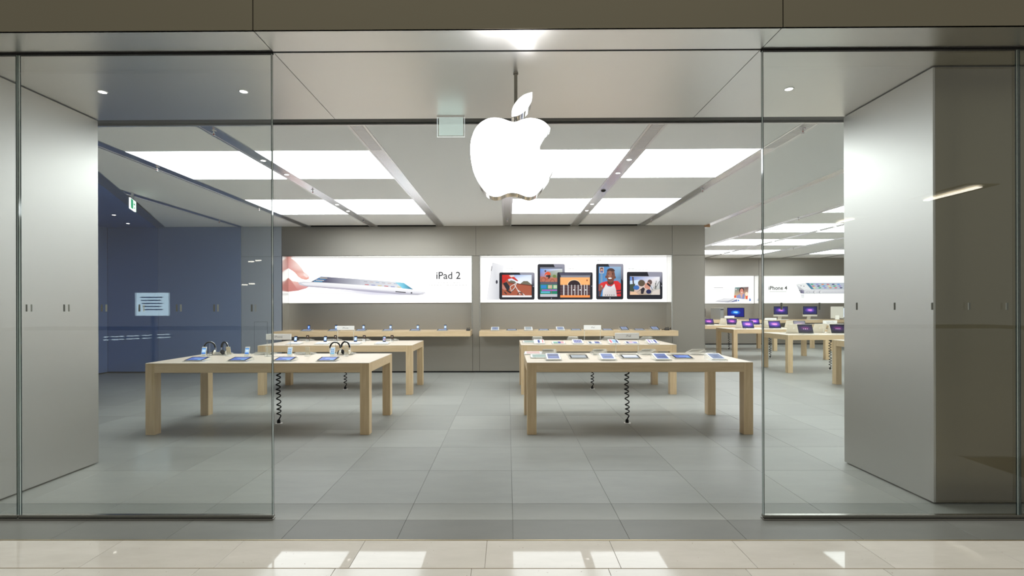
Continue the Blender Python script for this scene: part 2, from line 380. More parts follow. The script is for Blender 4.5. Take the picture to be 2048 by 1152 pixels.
# ================================================================== SHOP CEILING
DG0, DG1 = (-5.93, 7.15), (-8.42, 12.08)          # diagonal edge where the slate soffit begins
def diag_x(y): return DG0[0] + (DG1[0]-DG0[0])*(y-DG0[1])/(DG1[1]-DG0[1])
ce = boxobj('ceiling', -10.2, XR+0.5, 5.31, YB2+0.5, ZC+0.03, ZC+0.3, BACKING, kind='structure')
ROWS = [(5.31, 6.213), (6.213, 7.57), (7.57, 9.055), (9.055, 10.49), (10.49, 11.93), (11.93, 13.33), (13.33, 14.76), (14.76, 16.15), (16.15, 17.6), (17.6, 18.98), (18.98, 20.62)]
LITC = {1, 2, 4, 5, 8, 9, 11}
ORD = ['front', 'second', 'third', 'fourth', 'rearmost']
COLN = {1: 'outer left bay', 2: 'inner left bay', 4: 'bay just right of the hanging emblem', 5: 'bay over the right display tables',
        8: 'nearest bay of the right room', 9: 'second bay of the right room', 11: 'far right bay'}
def ceil_poly(name, poly, z0, z1, mat, parent, **kw):
    l = parent.location
    me = MB().prism([(x-l.x, y-l.y) for x, y in poly], 'z', z0-l.z, z1-l.z, mat).mesh(name)
    return link(name, me, parent, **kw)
for c in range(-2, len(TRK)):
    x0 = TRK[c]+TW if c >= 0 else (-10.1 if c == -2 else None)
    if c == -1: continue
    if c == -2: xa, xb = -8.5, TRK[0]-TW
    else:
        xa = TRK[c]+TW; xb = (TRK[c+1]-TW) if c+1 < len(TRK) else XR
    lit = c in LITC
    segs = ROWS if lit else [(5.31, YB if c < 7 else YB2)]
    for ri, (y0, y1) in enumerate(segs):
        if xb <= XWE+0.2 and y0 > YB-1.5 and ri > 3 and lit:
            if y0 > YB: continue
        y1 = min(y1, YB+0.0) if xb < XWE+0.3 else y1
        if y1 - y0 < 0.2: continue
        if lit and ri % 2 == 1:
            rowi = ri//2
            o = boxobj('ceiling_light', xa+0.004, xb-0.004, y0+0.004, y1-0.004, ZC+0.002, ZC+0.03, LUM,
                       label=f'glowing white ceiling panel, {ORD[rowi]} row, {COLN[c]}', cat='ceiling light', group='luminous ceiling panels')
        else:
            if c in (-2, 0):     # cut along the diagonal
                ya = 5.31; poly = [(xa, ya), (xb, ya)]
                pts = [(xb, YB)]
                if c == -2: poly = [(diag_x(8.35)-0.0, 8.42), (xb, 8.42), (xb, YB), (diag_x(YB), YB)]
                else: poly = [(xa, 5.31), (xb, 5.31), (xb, YB), (xa, YB)]
                ceil_poly('panel', poly, ZC, ZC+0.03, CEIL, ce)
            else:
                child_box('panel', xa+0.002, xb-0.002, y0+0.002, y1-0.002, ZC, ZC+0.03, CEIL, ce)
# diagonal steel strip and the slate soffit beyond it
def dpt(y, off): return (diag_x(y)+off, y)
strip = ceil_poly('edge_strip', [dpt(4.9, 0), dpt(YB+0.02, 0), dpt(YB+0.02, -0.22), dpt(4.9, -0.22)], ZC-0.012, ZC+0.02, brushed('strip_steel', (0.40, 0.44, 0.52), 0.3, metal=0.9), ce)
ceil_poly('panel', [dpt(5.31, -0.22), dpt(YB+0.02, -0.22), (XL, YB+0.02), (XL, 5.31)], ZC-0.012, ZC+0.015, SLATE_CEIL, ce)

# ceiling tracks
def track(x, y0, y1, parent, vent):
    l = parent.location
    m1 = MB()
    for a, b in [(-TW, -TW+0.028), (TW-0.028, TW)]: m1.box(a, b, y0, y1, -0.004, 0.02, ALU)
    o = link('track', m1.mesh('track'), parent, (x-l.x, -l.y, ZC-l.z))
    me = MB().box(-TW+0.028, TW-0.028, y0, y1, -0.001, 0.02, ALU_IN).mesh('insert')
    link('insert', me, o)
    if vent:
        v = MB(); n = 34
        for i in range(n):
            yy = y0+0.03+(0.86)*i/n; v.box(-TW+0.036, TW-0.036, yy, yy+0.012, -0.004, 0.0, ALU)
        link('vent_grille', v.mesh('vent_grille'), o)
for i, x in enumerate(TRK):
    y1 = YB if x < XWE-0.3 else YB2
    y0 = 5.31
    if i == 0: y0 = 8.3
    if abs(x-4.92) < 0.01: y1 = YB2
    track(x, y0, y1, ce, i in (3, 4, 5, 6, 7))

# downlights
def downlight(x, y, z, label, tail=False):
    t = empty('downlight', (x, y, z), 0, label, 'downlight', 'recessed downlights')
    def a():
        m = MB(); n = 16; pts = [(0.042*math.cos(2*PI*k/n), 0.042*math.sin(2*PI*k/n)) for k in range(n)]
        inn = [(0.032*math.cos(2*PI*k/n), 0.032*math.sin(2*PI*k/n)) for k in range(n)]
        m.add([(p[0], p[1], -0.004) for p in pts]+[(p[0], p[1], -0.003) for p in inn]+[(p[0], p[1], 0.004) for p in pts],
              [(k, (k+1) % n, n+(k+1) % n, n+k) for k in range(n)]+[(k, 2*n+k, 2*n+(k+1) % n, (k+1) % n) for k in range(n)], ALU, True)
        return m.mesh('trim_ring')
    def b():
        m = MB(); n = 16; m.add([(0.032*math.cos(2*PI*k/n), 0.032*math.sin(2*PI*k/n), -0.0025) for k in range(n)], [tuple(range(n))[::-1]], LAMP); return m.mesh('lamp')
    link('trim_ring', cached('dl_ring', a), t); link('lamp', cached('dl_lamp', b), t)
    return t
def cpt(px, py, z):
    d = ray(px, py); t_ = (z-H)/d.z; return d.x*t_, d.y*t_
for px, py, lab in [(205, 184, 'lit downlight in the entrance soffit, leftmost, beside the left steel wall'), (487, 183, 'lit downlight in the entrance soffit near the free edge of the left glass'), (1578, 178, 'lit downlight in the entrance soffit behind the right glass')]:
    x, y = cpt(px, py, ZS); downlight(x, y, ZS, lab)
for px, py, lab in [(532, 321, 'nearest lit downlight in the track over the left tables'), (575, 349, 'second nearest downlight in the track over the left tables'), (678, 409, 'third downlight in the track over the left tables'), (700, 422, 'rearmost downlight in the track over the left tables'),
                    (1264, 319, 'nearest lit downlight in the track over the right tables'), (1242, 346, 'second nearest downlight in the track over the right tables'), (1190, 408, 'third downlight in the track over the right tables'), (1179, 421, 'rearmost downlight in the track over the right tables')]:
    x, y = cpt(px, py, ZC); downlight(TRK[2] if px < 900 else TRK[5], y, ZC-0.001, lab)
for px, py, lab in [(1678, 453, 'nearest lit downlight in the right room track'), (1644, 461, 'second lit downlight in the right room track'), (1553, 483, 'third lit downlight in the right room track'), (1531, 488, 'fourth lit downlight in the right room track'), (1467, 503.5, 'fifth lit downlight in the right room track'), (1450, 507.5, 'farthest lit downlight in the right room track')]:
    x, y = cpt(px, py, ZC); downlight(TRK[9], min(y, 20.3), ZC-0.001, lab)
for px, py, lab in [(228, 430, 'lit downlight in the slate blue soffit nearer the entrance'), (256, 447, 'lit downlight in the slate blue soffit nearer the back wall')]:
    x, y = cpt(px, py, ZC-0.012); downlight(x, y, ZC-0.012, lab)

def sprinkler(x, y, z, label):
    t = empty('sprinkler', (x, y, z), 0, label, 'sprinkler', 'ceiling sprinklers')
    def a():
        m = MB(); m.tube([(0, 0, 0.0), (0, 0, -0.006)], 0.03, CHROME, 12); m.tube([(0, 0, 0), (0, 0, -0.03)], 0.008, CHROME, 8)
        m.tube([(-0.011, 0, -0.02), (-0.014, 0, -0.035), (0, 0, -0.052)], 0.0028, CHROME, 6); m.tube([(0.011, 0, -0.02), (0.014, 0, -0.035), (0, 0, -0.052)], 0.0028, CHROME, 6)
        m.tube([(0, 0, -0.052), (0, 0, -0.056)], 0.018, CHROME, 12); return m.mesh('body')
    link('body', cached('spr', a), t)
    def b(): return MB().tube([(0, 0, -0.022), (0, 0, -0.05)], 0.005, principled('red_bulb', (0.5, 0.01, 0.01), 0.2), 8).mesh('bulb')
    link('bulb', cached('sprb', b), t, label='red glass bulb')
for px, py, ti, lab in [(438, 262, 2, 'sprinkler head near the shutter slot, track over left tables'), (323, 334, 1, 'sprinkler head midway on the outermost left track'), (524, 415, 1, 'sprinkler head far along the outermost left track'),
                        (634, 380, 2, 'sprinkler head midway on the track over the left tables'), (731, 441, 2, 'sprinkler head close to the back wall over the left tables'), (441, 441, 0, 'sprinkler head on the short track left of the exit sign'),
                        (1019, 439, 4, 'sprinkler head on the centre track below the hanging emblem'), (1605, 256, 6, 'sprinkler head seen through the right glass near the slot'), (1405, 377, 6, 'sprinkler head midway on the track right of the bright panels'),
                        (1306, 439, 6, 'sprinkler head by the back wall on the right track'), (1597, 436, 8, 'sprinkler head on the nearest right room track, nearer one'), (1478, 472, 8, 'sprinkler head on the nearest right room track, farther one'), (1594, 496, 10, 'sprinkler head on the far right room track')]:
    x, y = cpt(px, py, ZC); sprinkler(TRK[ti], y, ZC-0.001, lab)
x, y = cpt(1212, 381, ZC)
cmr = MB().ball((0, 0, 0.0), 0.045, BLACKGLOSS, 12, 8, (1, 1, 0.7))
tag(link('camera_dome', cmr.mesh('camera_dome'), None, (TRK[5], y, ZC+0.004)), 'small black dome camera in the track over the right tables', 'camera')

# ================================================================== BACK WALLS
AL = (-5.55, -0.858); AR = (-0.686, 4.03); ZA = 2.86; SH = 1.04
YA = YB+0.38
def back_wall(name, x0, x1, y, pieces, alcoves, depth=0.5):
    w = boxobj(name, x0, x1, y+0.40, y+0.46, 0.0, ZC, BACKING, kind='structure')
    fr = MB(); l = w.location
    cuts = sorted(alcoves)
    # dark core between the panels and behind the base gap
    xs = [x0] + [v for a in cuts for v in a[:2]] + [x1]
    for i in range(0, len(xs), 2): fr.box(xs[i]-l.x, xs[i+1]-l.x, y+0.026-l.y, y+0.40-l.y, 0-l.z, ZC-l.z, BACKING)
    for a in cuts:
        fr.box(a[0]-l.x, a[1]-l.x, y+0.026-l.y, y+0.40-l.y, 0-l.z, SH-0.13-l.z, BACKING)
        fr.box(a[0]-l.x, a[1]-l.x, y+0.026-l.y, y+0.40-l.y, ZA+0.022-l.z, ZC-l.z, BACKING)
    link('core', fr.mesh('core'), w)
    for (a, b, z0, z1, mt) in pieces:
        child_box('panel', a+gp, b-gp, y, y+0.025, z0+gp, z1-gp, mt, w, 0.001)
    for a in cuts:
        child_box('panel', a[0], a[1], y+0.38, y+0.40, SH-0.1, ZA, STEEL_WALL, w)
        if a[2]: child_box('reveal', a[0], a[0]+0.02, y, y+0.38, SH-0.1, ZA, STEEL_REV, w)
        if a[3]: child_box('reveal', a[1]-0.02, a[1], y, y+0.38, SH-0.1, ZA, STEEL_REV, w)
        child_box('reveal', a[0], a[1], y, y+0.38, ZA, ZA+0.02, STEEL_REV, w)
    return w
STEEL_REV = brushed('reveal_steel', (0.72, 0.72, 0.70), 0.22)
B0 = 0.035
wb = back_wall('wall_back', XL, XWE, YB, [
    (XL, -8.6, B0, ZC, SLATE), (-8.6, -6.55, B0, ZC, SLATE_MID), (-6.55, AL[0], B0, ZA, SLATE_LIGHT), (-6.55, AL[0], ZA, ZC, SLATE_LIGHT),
    (AL[0], -0.77, ZA, ZC, STEEL_WALL), (-0.77, AR[1], ZA, ZC, STEEL_WALL), (AR[1], XWE, ZA, ZC, STEEL_WALL), (AR[1], XWE, B0, ZA, STEEL_WALL),
    (AL[1], AR[0], B0, ZA, STEEL_WALL), (AL[0], AL[1], B0, SH-0.12, STEEL_WALL), (AR[0], AR[1], B0, SH-0.12, STEEL_WALL)],
    [(AL[0], AL[1], True, True), (AR[0], AR[1], True, True)])
child_box('edge_cap', XWE, XWE+0.012, YB, YB+0.5, 0.0, ZC, STEEL_WALL, wb)
# low service hatch in the pale slate panel
hx0, hx1 = XA(508, YB-0.02), XA(534, YB-0.02)
d1 = boxobj('door_1', hx0, hx1, YB-0.004, YB-0.001, B0, P(520, 644, YB).z, SLATE_LIGHT, kind='structure')
hz = P(520, 644, YB).z
for (a, b, c, d) in [(hx0-0.004, hx0, B0, hz+0.004), (hx1, hx1+0.004, B0, hz+0.004), (hx0, hx1, hz, hz+0.004)]:
    child_box('frame_gap', a, b, YB-0.003, YB-0.0005, c, d, BACKING, d1)
# end of the wall running back to the right room
we = boxobj('wall_divider', XWE-0.4, XWE, YB+0.47, YB2+0.45, 0.0, ZC, STEEL_WALL, kind='structure')
tag(boxobj('trim_4', XWE, XWE+0.14, YB-0.005, YB+0.03, ZC-0.045, ZC-0.003, COPPER), kind='structure')
X2A, X2B = 10.47, 10.63
wb2 = back_wall('wall_back', XWE, XR, YB2, [
    (XWE, X2A, ZA+0.0, ZC, STEEL_WALL), (X2A, XR, ZA, ZC, STEEL_WALL), (X2A, X2B, B0, ZA, STEEL_WALL), (XWE, X2A, B0, SH-0.12, STEEL_WALL), (X2B, XR, B0, SH-0.12, STEEL_WALL)],
    [(XWE, X2A, False, True), (X2B, XR, True, False)])
wl = boxobj('wall_left', XL-0.2, XL-0.02, PY1, YB+0.4, 0.0, ZC, BACKING, kind='structure')
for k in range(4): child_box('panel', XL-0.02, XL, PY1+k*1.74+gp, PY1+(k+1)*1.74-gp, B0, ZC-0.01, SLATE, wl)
wr = boxobj('wall_right', XR, XR+0.2, PY1, YB2+0.4, 0.0, ZC, STEEL_WALL, kind='structure')

# ================================================================== GLASS FRONT
def glass_panel(name, x0, x1, free_left=False, free_right=False):
    w = empty(name, ((x0+x1)/2, YG, 0), kind='structure'); lx = w.location.x
    th = 0.011
    child_box('pane', x0, x1, YG-th, YG+th, 0.034, ZS+0.01, GLASS, w)
    for xe, s in ((x0, 1), (x1, -1)):
        # polished edge: dark arris on the front face, bright laminate, dark rear arris
        def eb(w0, w1, ya, yb, mt): child_box('glass_edge', min(xe+s*w0, xe+s*w1), max(xe+s*w0, xe+s*w1), YG+ya, YG+yb, 0.034, ZS, mt, w)
        eb(0.0, 0.0048, -th-0.0006, -th+0.0025, GLASSEDGE)
        eb(-0.0003, 0.002, -th+0.0025, th*0.25, GLASSEDGEL)
        eb(-0.0006, 0.003, th*0.25, th+0.0006, GLASSEDGE)
    # floor channel: base plate, upright channel, bright lip
    child_box('floor_rail', x0-0.006, x1+0.006, YG-0.024, YG+0.024, 0.0005, 0.012, RAILM, w, 0.002)
    child_box('floor_rail', x0-0.004, x1+0.004, YG-0.016, YG+0.016, 0.016, 0.036, RAILM, w, 0.0015)
    child_box('floor_rail', x0, x1, YG-0.012, YG+0.012, 0.012, 0.016, BLACK, w)
    child_box('head_channel', x0-0.005, x1+0.005, YG-0.013, YG+0.013, ZS-0.014, ZS+0.004, BLACK, w)
    return w
GXL, GXR = XA(545.5, YG, 600), XA(1525, YG, 600)
JXL, JXR = XA(38, YG, 600), XA(2036, YG, 600)
w1 = glass_panel('window_1', JXL+0.006, GXL)
w2 = glass_panel('window_2', GXR, JXR-0.004)
w3 = glass_panel('window_3', JXL-2.2, JXL-0.006)
w4 = glass_panel('window_4', JXR+0.004, JXR+2.2)
for w, pxs in ((w1, [58, 133, 208, 283, 357.5, 432, 507]), (w2, [1563, 1639, 1713.5, 1789, 1864, 1938.5, 2014])):
    for px in pxs:
        p = P(px, 616 if px < 900 else 612.5, YG)
        for s, mt, dx in ((-1, MARK_D, -0.0075), (1, MARK_L, 0.0085)):
            a = child_box('marker', p.x+dx-0.0065, p.x+dx+0.0065, YG+s*0.0116-0.0006, YG+s*0.0116+0.0006, p.z-0.027, p.z+0.027, mt, w)
boxobj('trim_5', GXL+0.01, GXR-0.01, YG-0.006, YG+0.006, ZS-0.0015, ZS+0.012, BACKING, kind='structure')

# ================================================================== EMBLEM
def Zp(zx, zy): return P(900+zx/3.8417, 120+zy/3.84, 4.05)
body1 = [(773, 518), (742, 482), (702, 457), (655, 444), (610, 441), (565, 449), (530, 463), (492, 473), (452, 464), (410, 449), (370, 440), (335, 438), (285, 447), (230, 478), (190, 525), (163, 590), (151, 660), (154, 745), (172, 845), (203, 920), (245, 985), (287, 1030), (322, 1046), (352, 1050), (390, 1043), (430, 1026), (475, 1019), (520, 1024), (560, 1039), (597, 1050), (630, 1049), (668, 1032), (705, 992), (742, 940), (772, 893), (795, 848)]
body2 = [(795, 848), (755, 822), (718, 775), (698, 720), (693, 660), (706, 605), (735, 557), (773, 518)]
leaf1 = [(473, 430), (477, 382), (495, 340), (530, 296), (575, 263), (633, 245)]
leaf2 = [(633, 245), (630, 298), (612, 342), (580, 384), (540, 413), (505, 427), (473, 430)]
bp_ = spline(body1, 5)[:-1] + spline(body2, 5)[:-1]
lp_ = spline(leaf1, 5)[:-1] + spline(leaf2, 5)[:-1]
bw = [(Zp(*q).x, Zp(*q).z) for q in bp_]; lw = [(Zp(*q).x, Zp(*q).z) for q in lp_]
RX = XA(1031.8, 4.125, 300)
emb = empty('hanging_sign', (RX, 4.125, ZS), 0, 'large glowing white apple-shaped sign with a bite, hung on a steel rod', 'sign')
def sh(pl): return [(x-RX, z-ZS) for x, z in pl]
def emblem_part(name, outline):
    m = MB(); m.prism(sh(outline), 'y', -0.063, 0.075, CHROME, CHROME, True); me = m.mesh(name); o = link(name, me, emb)
    f = MB(); cx = sum(p[0] for p in sh(outline))/len(outline); cz = sum(p[1] for p in sh(outline))/len(outline)
    inner = [(cx+(x-cx)*0.985, cz+(z-cz)*0.985) for x, z in sh(outline)]
    f.prism(inner, 'y', -0.075, -0.0631, LOGO, LOGO); link('glowing_face', f.mesh('glowing_face'), o)
emblem_part('apple_body', bw); emblem_part('apple_leaf', lw)
r = MB(); r.tube([(0, 0, -0.003), (0, 0, -1.05+0.35)], 0.0145, RAILM, 14); link('hanging_rod', r.mesh('hanging_rod'), emb)
r = MB(); r.tube([(0, 0, 0), (0, 0, -0.012)], 0.021, RAILM, 14); link('ceiling_collar', r.mesh('ceiling_collar'), emb)
# small flat version for laptop lids
def mini_logo(s, mat):
    def mk():
        xs = [p[0] for p in bw]; cx = (min(xs)+max(xs))/2; zs = [p[1] for p in bw]; cz = (min(zs)+max(zs))/2; k = s/(max(zs)-min(zs))
        m = MB()
        for pl in (bw[::3], lw[::3]): m.prism([((x-cx)*k, (z-cz)*k) for x, z in pl], 'y', -0.0005, 0.0005, mat)
        return m.mesh('lid_emblem')
    return cached(('mini', s, mat.name), mk)

# ================================================================== EXIT SIGNS
EDGELIT = principled('edge_lit_acrylic', (0.8, 0.85, 0.85), 0.3, emit=(0.85, 0.95, 0.95), estr=0.45)
ex0, ex1 = P(875, 250, 5.07), P(929, 273.5, 5.07)
es = empty('exit_sign', ((ex0.x+ex1.x)/2, 5.07, ZS), 0, 'clear glass sign plate hanging below the entrance soffit left of the emblem', 'sign')
hw = (ex1.x-ex0.x)/2; hh = ex1.z-ZS
link('plate', MB().box(-hw, hw, -0.004, 0.004, hh, -0.001, GLASS).mesh('plate'), es)
for nm, bxx in (('edge', (-hw-0.004, -hw, -0.006, 0.006, hh-0.004, -0.001)), ('edge', (hw, hw+0.004, -0.006, 0.006, hh-0.004, -0.001)), ('edge', (-hw, hw, -0.006, 0.006, hh-0.004, hh+0.001))):
    link(nm, MB().box(*bxx, EDGELIT).mesh(nm), es)
link('frosted_pane', MB().box(-hw+0.014, hw-0.014, 0.006, 0.010, hh+0.016, -0.012, FROST).mesh('frosted_pane'), es)
link('lamp_housing', MB().box(-hw-0.004, hw+0.004, -0.018, 0.022, -0.010, -0.0005, ALU).mesh('lamp_housing'), es)

a = P(259.5, 403, 8.27); yb = 8.60; b = P(270.5, 411, yb)
ang = math.atan2(b.y-a.y, b.x-a.x); L = (b-a).length
e2 = empty('exit_sign', ((a.x+b.x)/2, (a.y+b.y)/2, ZC-0.012), ang, 'white and green emergency exit sign beside the slate blue soffit', 'sign')
link('plate', MB().box(-L/2, L/2, -0.012, 0.012, -0.29, -0.105, EXITW).mesh('plate', 0.002), e2)
g_ = MB()
g_.box(-L/2+0.015, -0.02, -0.0135, -0.0122, -0.275, -0.12, GREEN)
for bx_ in [(0.03, 0.05, -0.20, -0.13), (0.05, 0.11, -0.19, -0.165), (0.03, 0.045, -0.26, -0.20), (0.06, 0.10, -0.25, -0.23), (0.0, 0.03, -0.19, -0.175)]:
    g_.box(bx_[0], bx_[1], -0.0135, -0.0122, bx_[2], bx_[3], GREEN)
link('pictogram', g_.mesh('pictogram'), e2, label='green running figure and door')
link('edge', MB().box(L/2, L/2+0.006, -0.013, 0.013, -0.29, -0.105, GREEN).mesh('edge'), e2)
link('bracket', MB().box(-0.05, 0.05, -0.012, 0.012, -0.105, 0, ALU).box(-L/2, L/2, -0.016, 0.016, -0.115, -0.095, ALU).mesh('bracket'), e2)

# ================================================================== TABLES
TL, TD, TH, TT, LG = 2.85, 1.24, 0.914, 0.122, 0.118
def display_table(x0, y0, label, cable=True, clabel=''):
    t = empty('display_table', (x0+TL/2, y0+TD/2, 0), 0, label, 'table', 'maple display tables')
    def top():
        return MB().box(-TL/2, TL/2, -TD/2, TD/2, TH-0.006, TH, WOODTOP).mesh('tabletop', 0.002)
    def apron():
        m = MB(); a, b = TL/2, TD/2; z0, z1 = TH-TT, TH-0.0062
        m.box(-a+LG, a-LG, -b, -b+0.05, z0, z1, WOOD); m.box(-a+LG, a-LG, b-0.05, b, z0, z1, WOOD)
        m.box(-a, -a+0.05, -b+LG, b-LG, z0, z1, WOOD); m.box(a-0.05, a, -b+LG, b-LG, z0, z1, WOOD)
        m.box(-a+0.05, a-0.05, -b+0.05, b-0.05, z0+0.02, z1, WOOD)
        return m.mesh('apron', 0.001)
    link('tabletop', cached('ttop', top), t); link('apron', cached('tapr', apron), t)
    lg = cached('tleg', lambda: MB().box(-LG/2, LG/2, -LG/2, LG/2, 0, TH-0.0062, WOODV).mesh('leg', 0.002))
    for sx in (-1, 1):
        for sy in (-1, 1): link('leg', lg, t, (sx*(TL/2-LG/2), sy*(TD/2-LG/2), 0.0))
    if cable: coil(x0+TL/2-0.01, y0+TD/2, TH-TT+0.018, clabel)
def coil(x, y, ztop, label):
    t = empty('coiled_cable', (x, y, 0), 0, label, 'cable', 'coiled power cables under the tables')
    def mk(seed):
        rnd = random.Random(seed); m = MB(); pts = []; z0, z1 = 0.10, ztop-0.10; turns = 9; n = turns*12
        for i in range(n+1):
            f = i/n; a = 2*PI*turns*(f + 0.012*math.sin(9*f)); w = 0.008*math.sin(5*f+seed)
            pts.append((0.026*math.cos(a)+w-0.01*(1-f), 0.026*math.sin(a), z0+(z1-z0)*(f+0.01*math.sin(17*f))))
        pts = [(-0.004, 0, 0.035), (0.0, 0, 0.06)] + pts + [(0.0, 0, ztop-0.05), (0, 0, ztop)]
        m.tube(pts, 0.0085, BLACK, 7); return m.mesh('cord')
    link('cord', cached(('coil', ztop), lambda: mk(1)), t)
    def knot():
        m = MB(); m.ball((0, 0, ztop-0.06), 0.038, BLACK, 10, 7, (1.0, 1, 0.85)); m.ball((0.016, 0, ztop-0.085), 0.024, BLACK, 8, 6)
        m.tube([(0.03*math.cos(k), 0.03*math.sin(k), ztop-0.02-0.005*k) for k in [i*0.5 for i in range(14)]], 0.009, BLACK, 6); return m.mesh('bundled_slack')
    link('bundled_slack', cached(('knot', ztop), knot), t)
    link('plug', cached('plug', lambda: MB().tube([(-0.004, 0, 0.003), (-0.004, 0, 0.045), (-0.004, 0, 0.058)], [0.024, 0.022, 0.012], BLACK, 10).mesh('plug')), t)
    def sock():
        m = MB(); m.tube([(0, 0, 0.0002), (0, 0, 0.004)], 0.056, CHROME, 20); m.tube([(0, 0, 0.004), (0, 0, 0.007)], [0.052, 0.047], WHITEP, 20); return m.mesh('floor_socket')
    link('floor_socket', cached('sock', sock), t)
XL1, XR1, XR2 = -4.605, 0.245, 6.745
TY = [6.235, 9.05, 11.9, 14.75, 17.6]
display_table(XL1, TY[0], 'maple table in front left, seen through the glass edge, with headphones', True, 'black coiled cable under the front left table')
display_table(XL1, TY[1], 'maple table behind the headphone table, carrying small black phones', True, 'black coiled cable under the rear left table')
display_table(XR1, TY[0], 'maple table in front right carrying white slanted tablets', True, 'black coiled cable under the front right table')
display_table(XR1, TY[1], 'maple table behind the front right one, with colourful tablet screens', True, 'black coiled cable under the rear right table')
display_table(XR2, TY[1]-0.0, 'right room table nearest the entrance, mostly hidden by the right steel wall', False)
display_table(XR2, TY[2], 'maple table in the right room with three large laptops in view', True, 'black coiled cable at the right steel wall in the right room')
display_table(XR2, TY[3], 'maple table in the middle of the right room', True, 'black coiled cable hanging just right of the glass edge')
display_table(XR2, TY[4], 'maple table at the back of the right room near the wall bench', True, 'farthest black coiled cable left of the glass edge')
display_table(11.5, TY[4], 'far corner table of the right room seen behind other table legs', False)

def bench(x0, x1, yf, yb, label):
    t = empty('wall_shelf', ((x0+x1)/2, (yf+yb)/2, SH), 0, label, 'shelf', 'maple wall shelves'); hw_, hd = (x1-x0)/2, (yb-yf)/2
    link('shelf_board', MB().box(-hw_, hw_, -hd, hd, -0.125, 0, WOOD).mesh('shelf_board', 0.002), t)
YS = 11.6
bench(AL[0]+0.02, AL[1]-0.02, YS, YB+0.38, 'long maple wall shelf under the left light box with phones')
bench(AR[0]+0.02, AR[1]-0.02, YS, YB+0.38, 'long maple wall shelf under the right light box with tablets')
bench(XWE+0.02, X2A-0.02, YB2-0.55, YB2+0.38, 'maple wall shelf in the right room, left of its pilaster')
bench(X2B+0.02, XR-0.02, YB2-0.55, YB2+0.38, 'maple wall shelf in the right room, right of its pilaster')

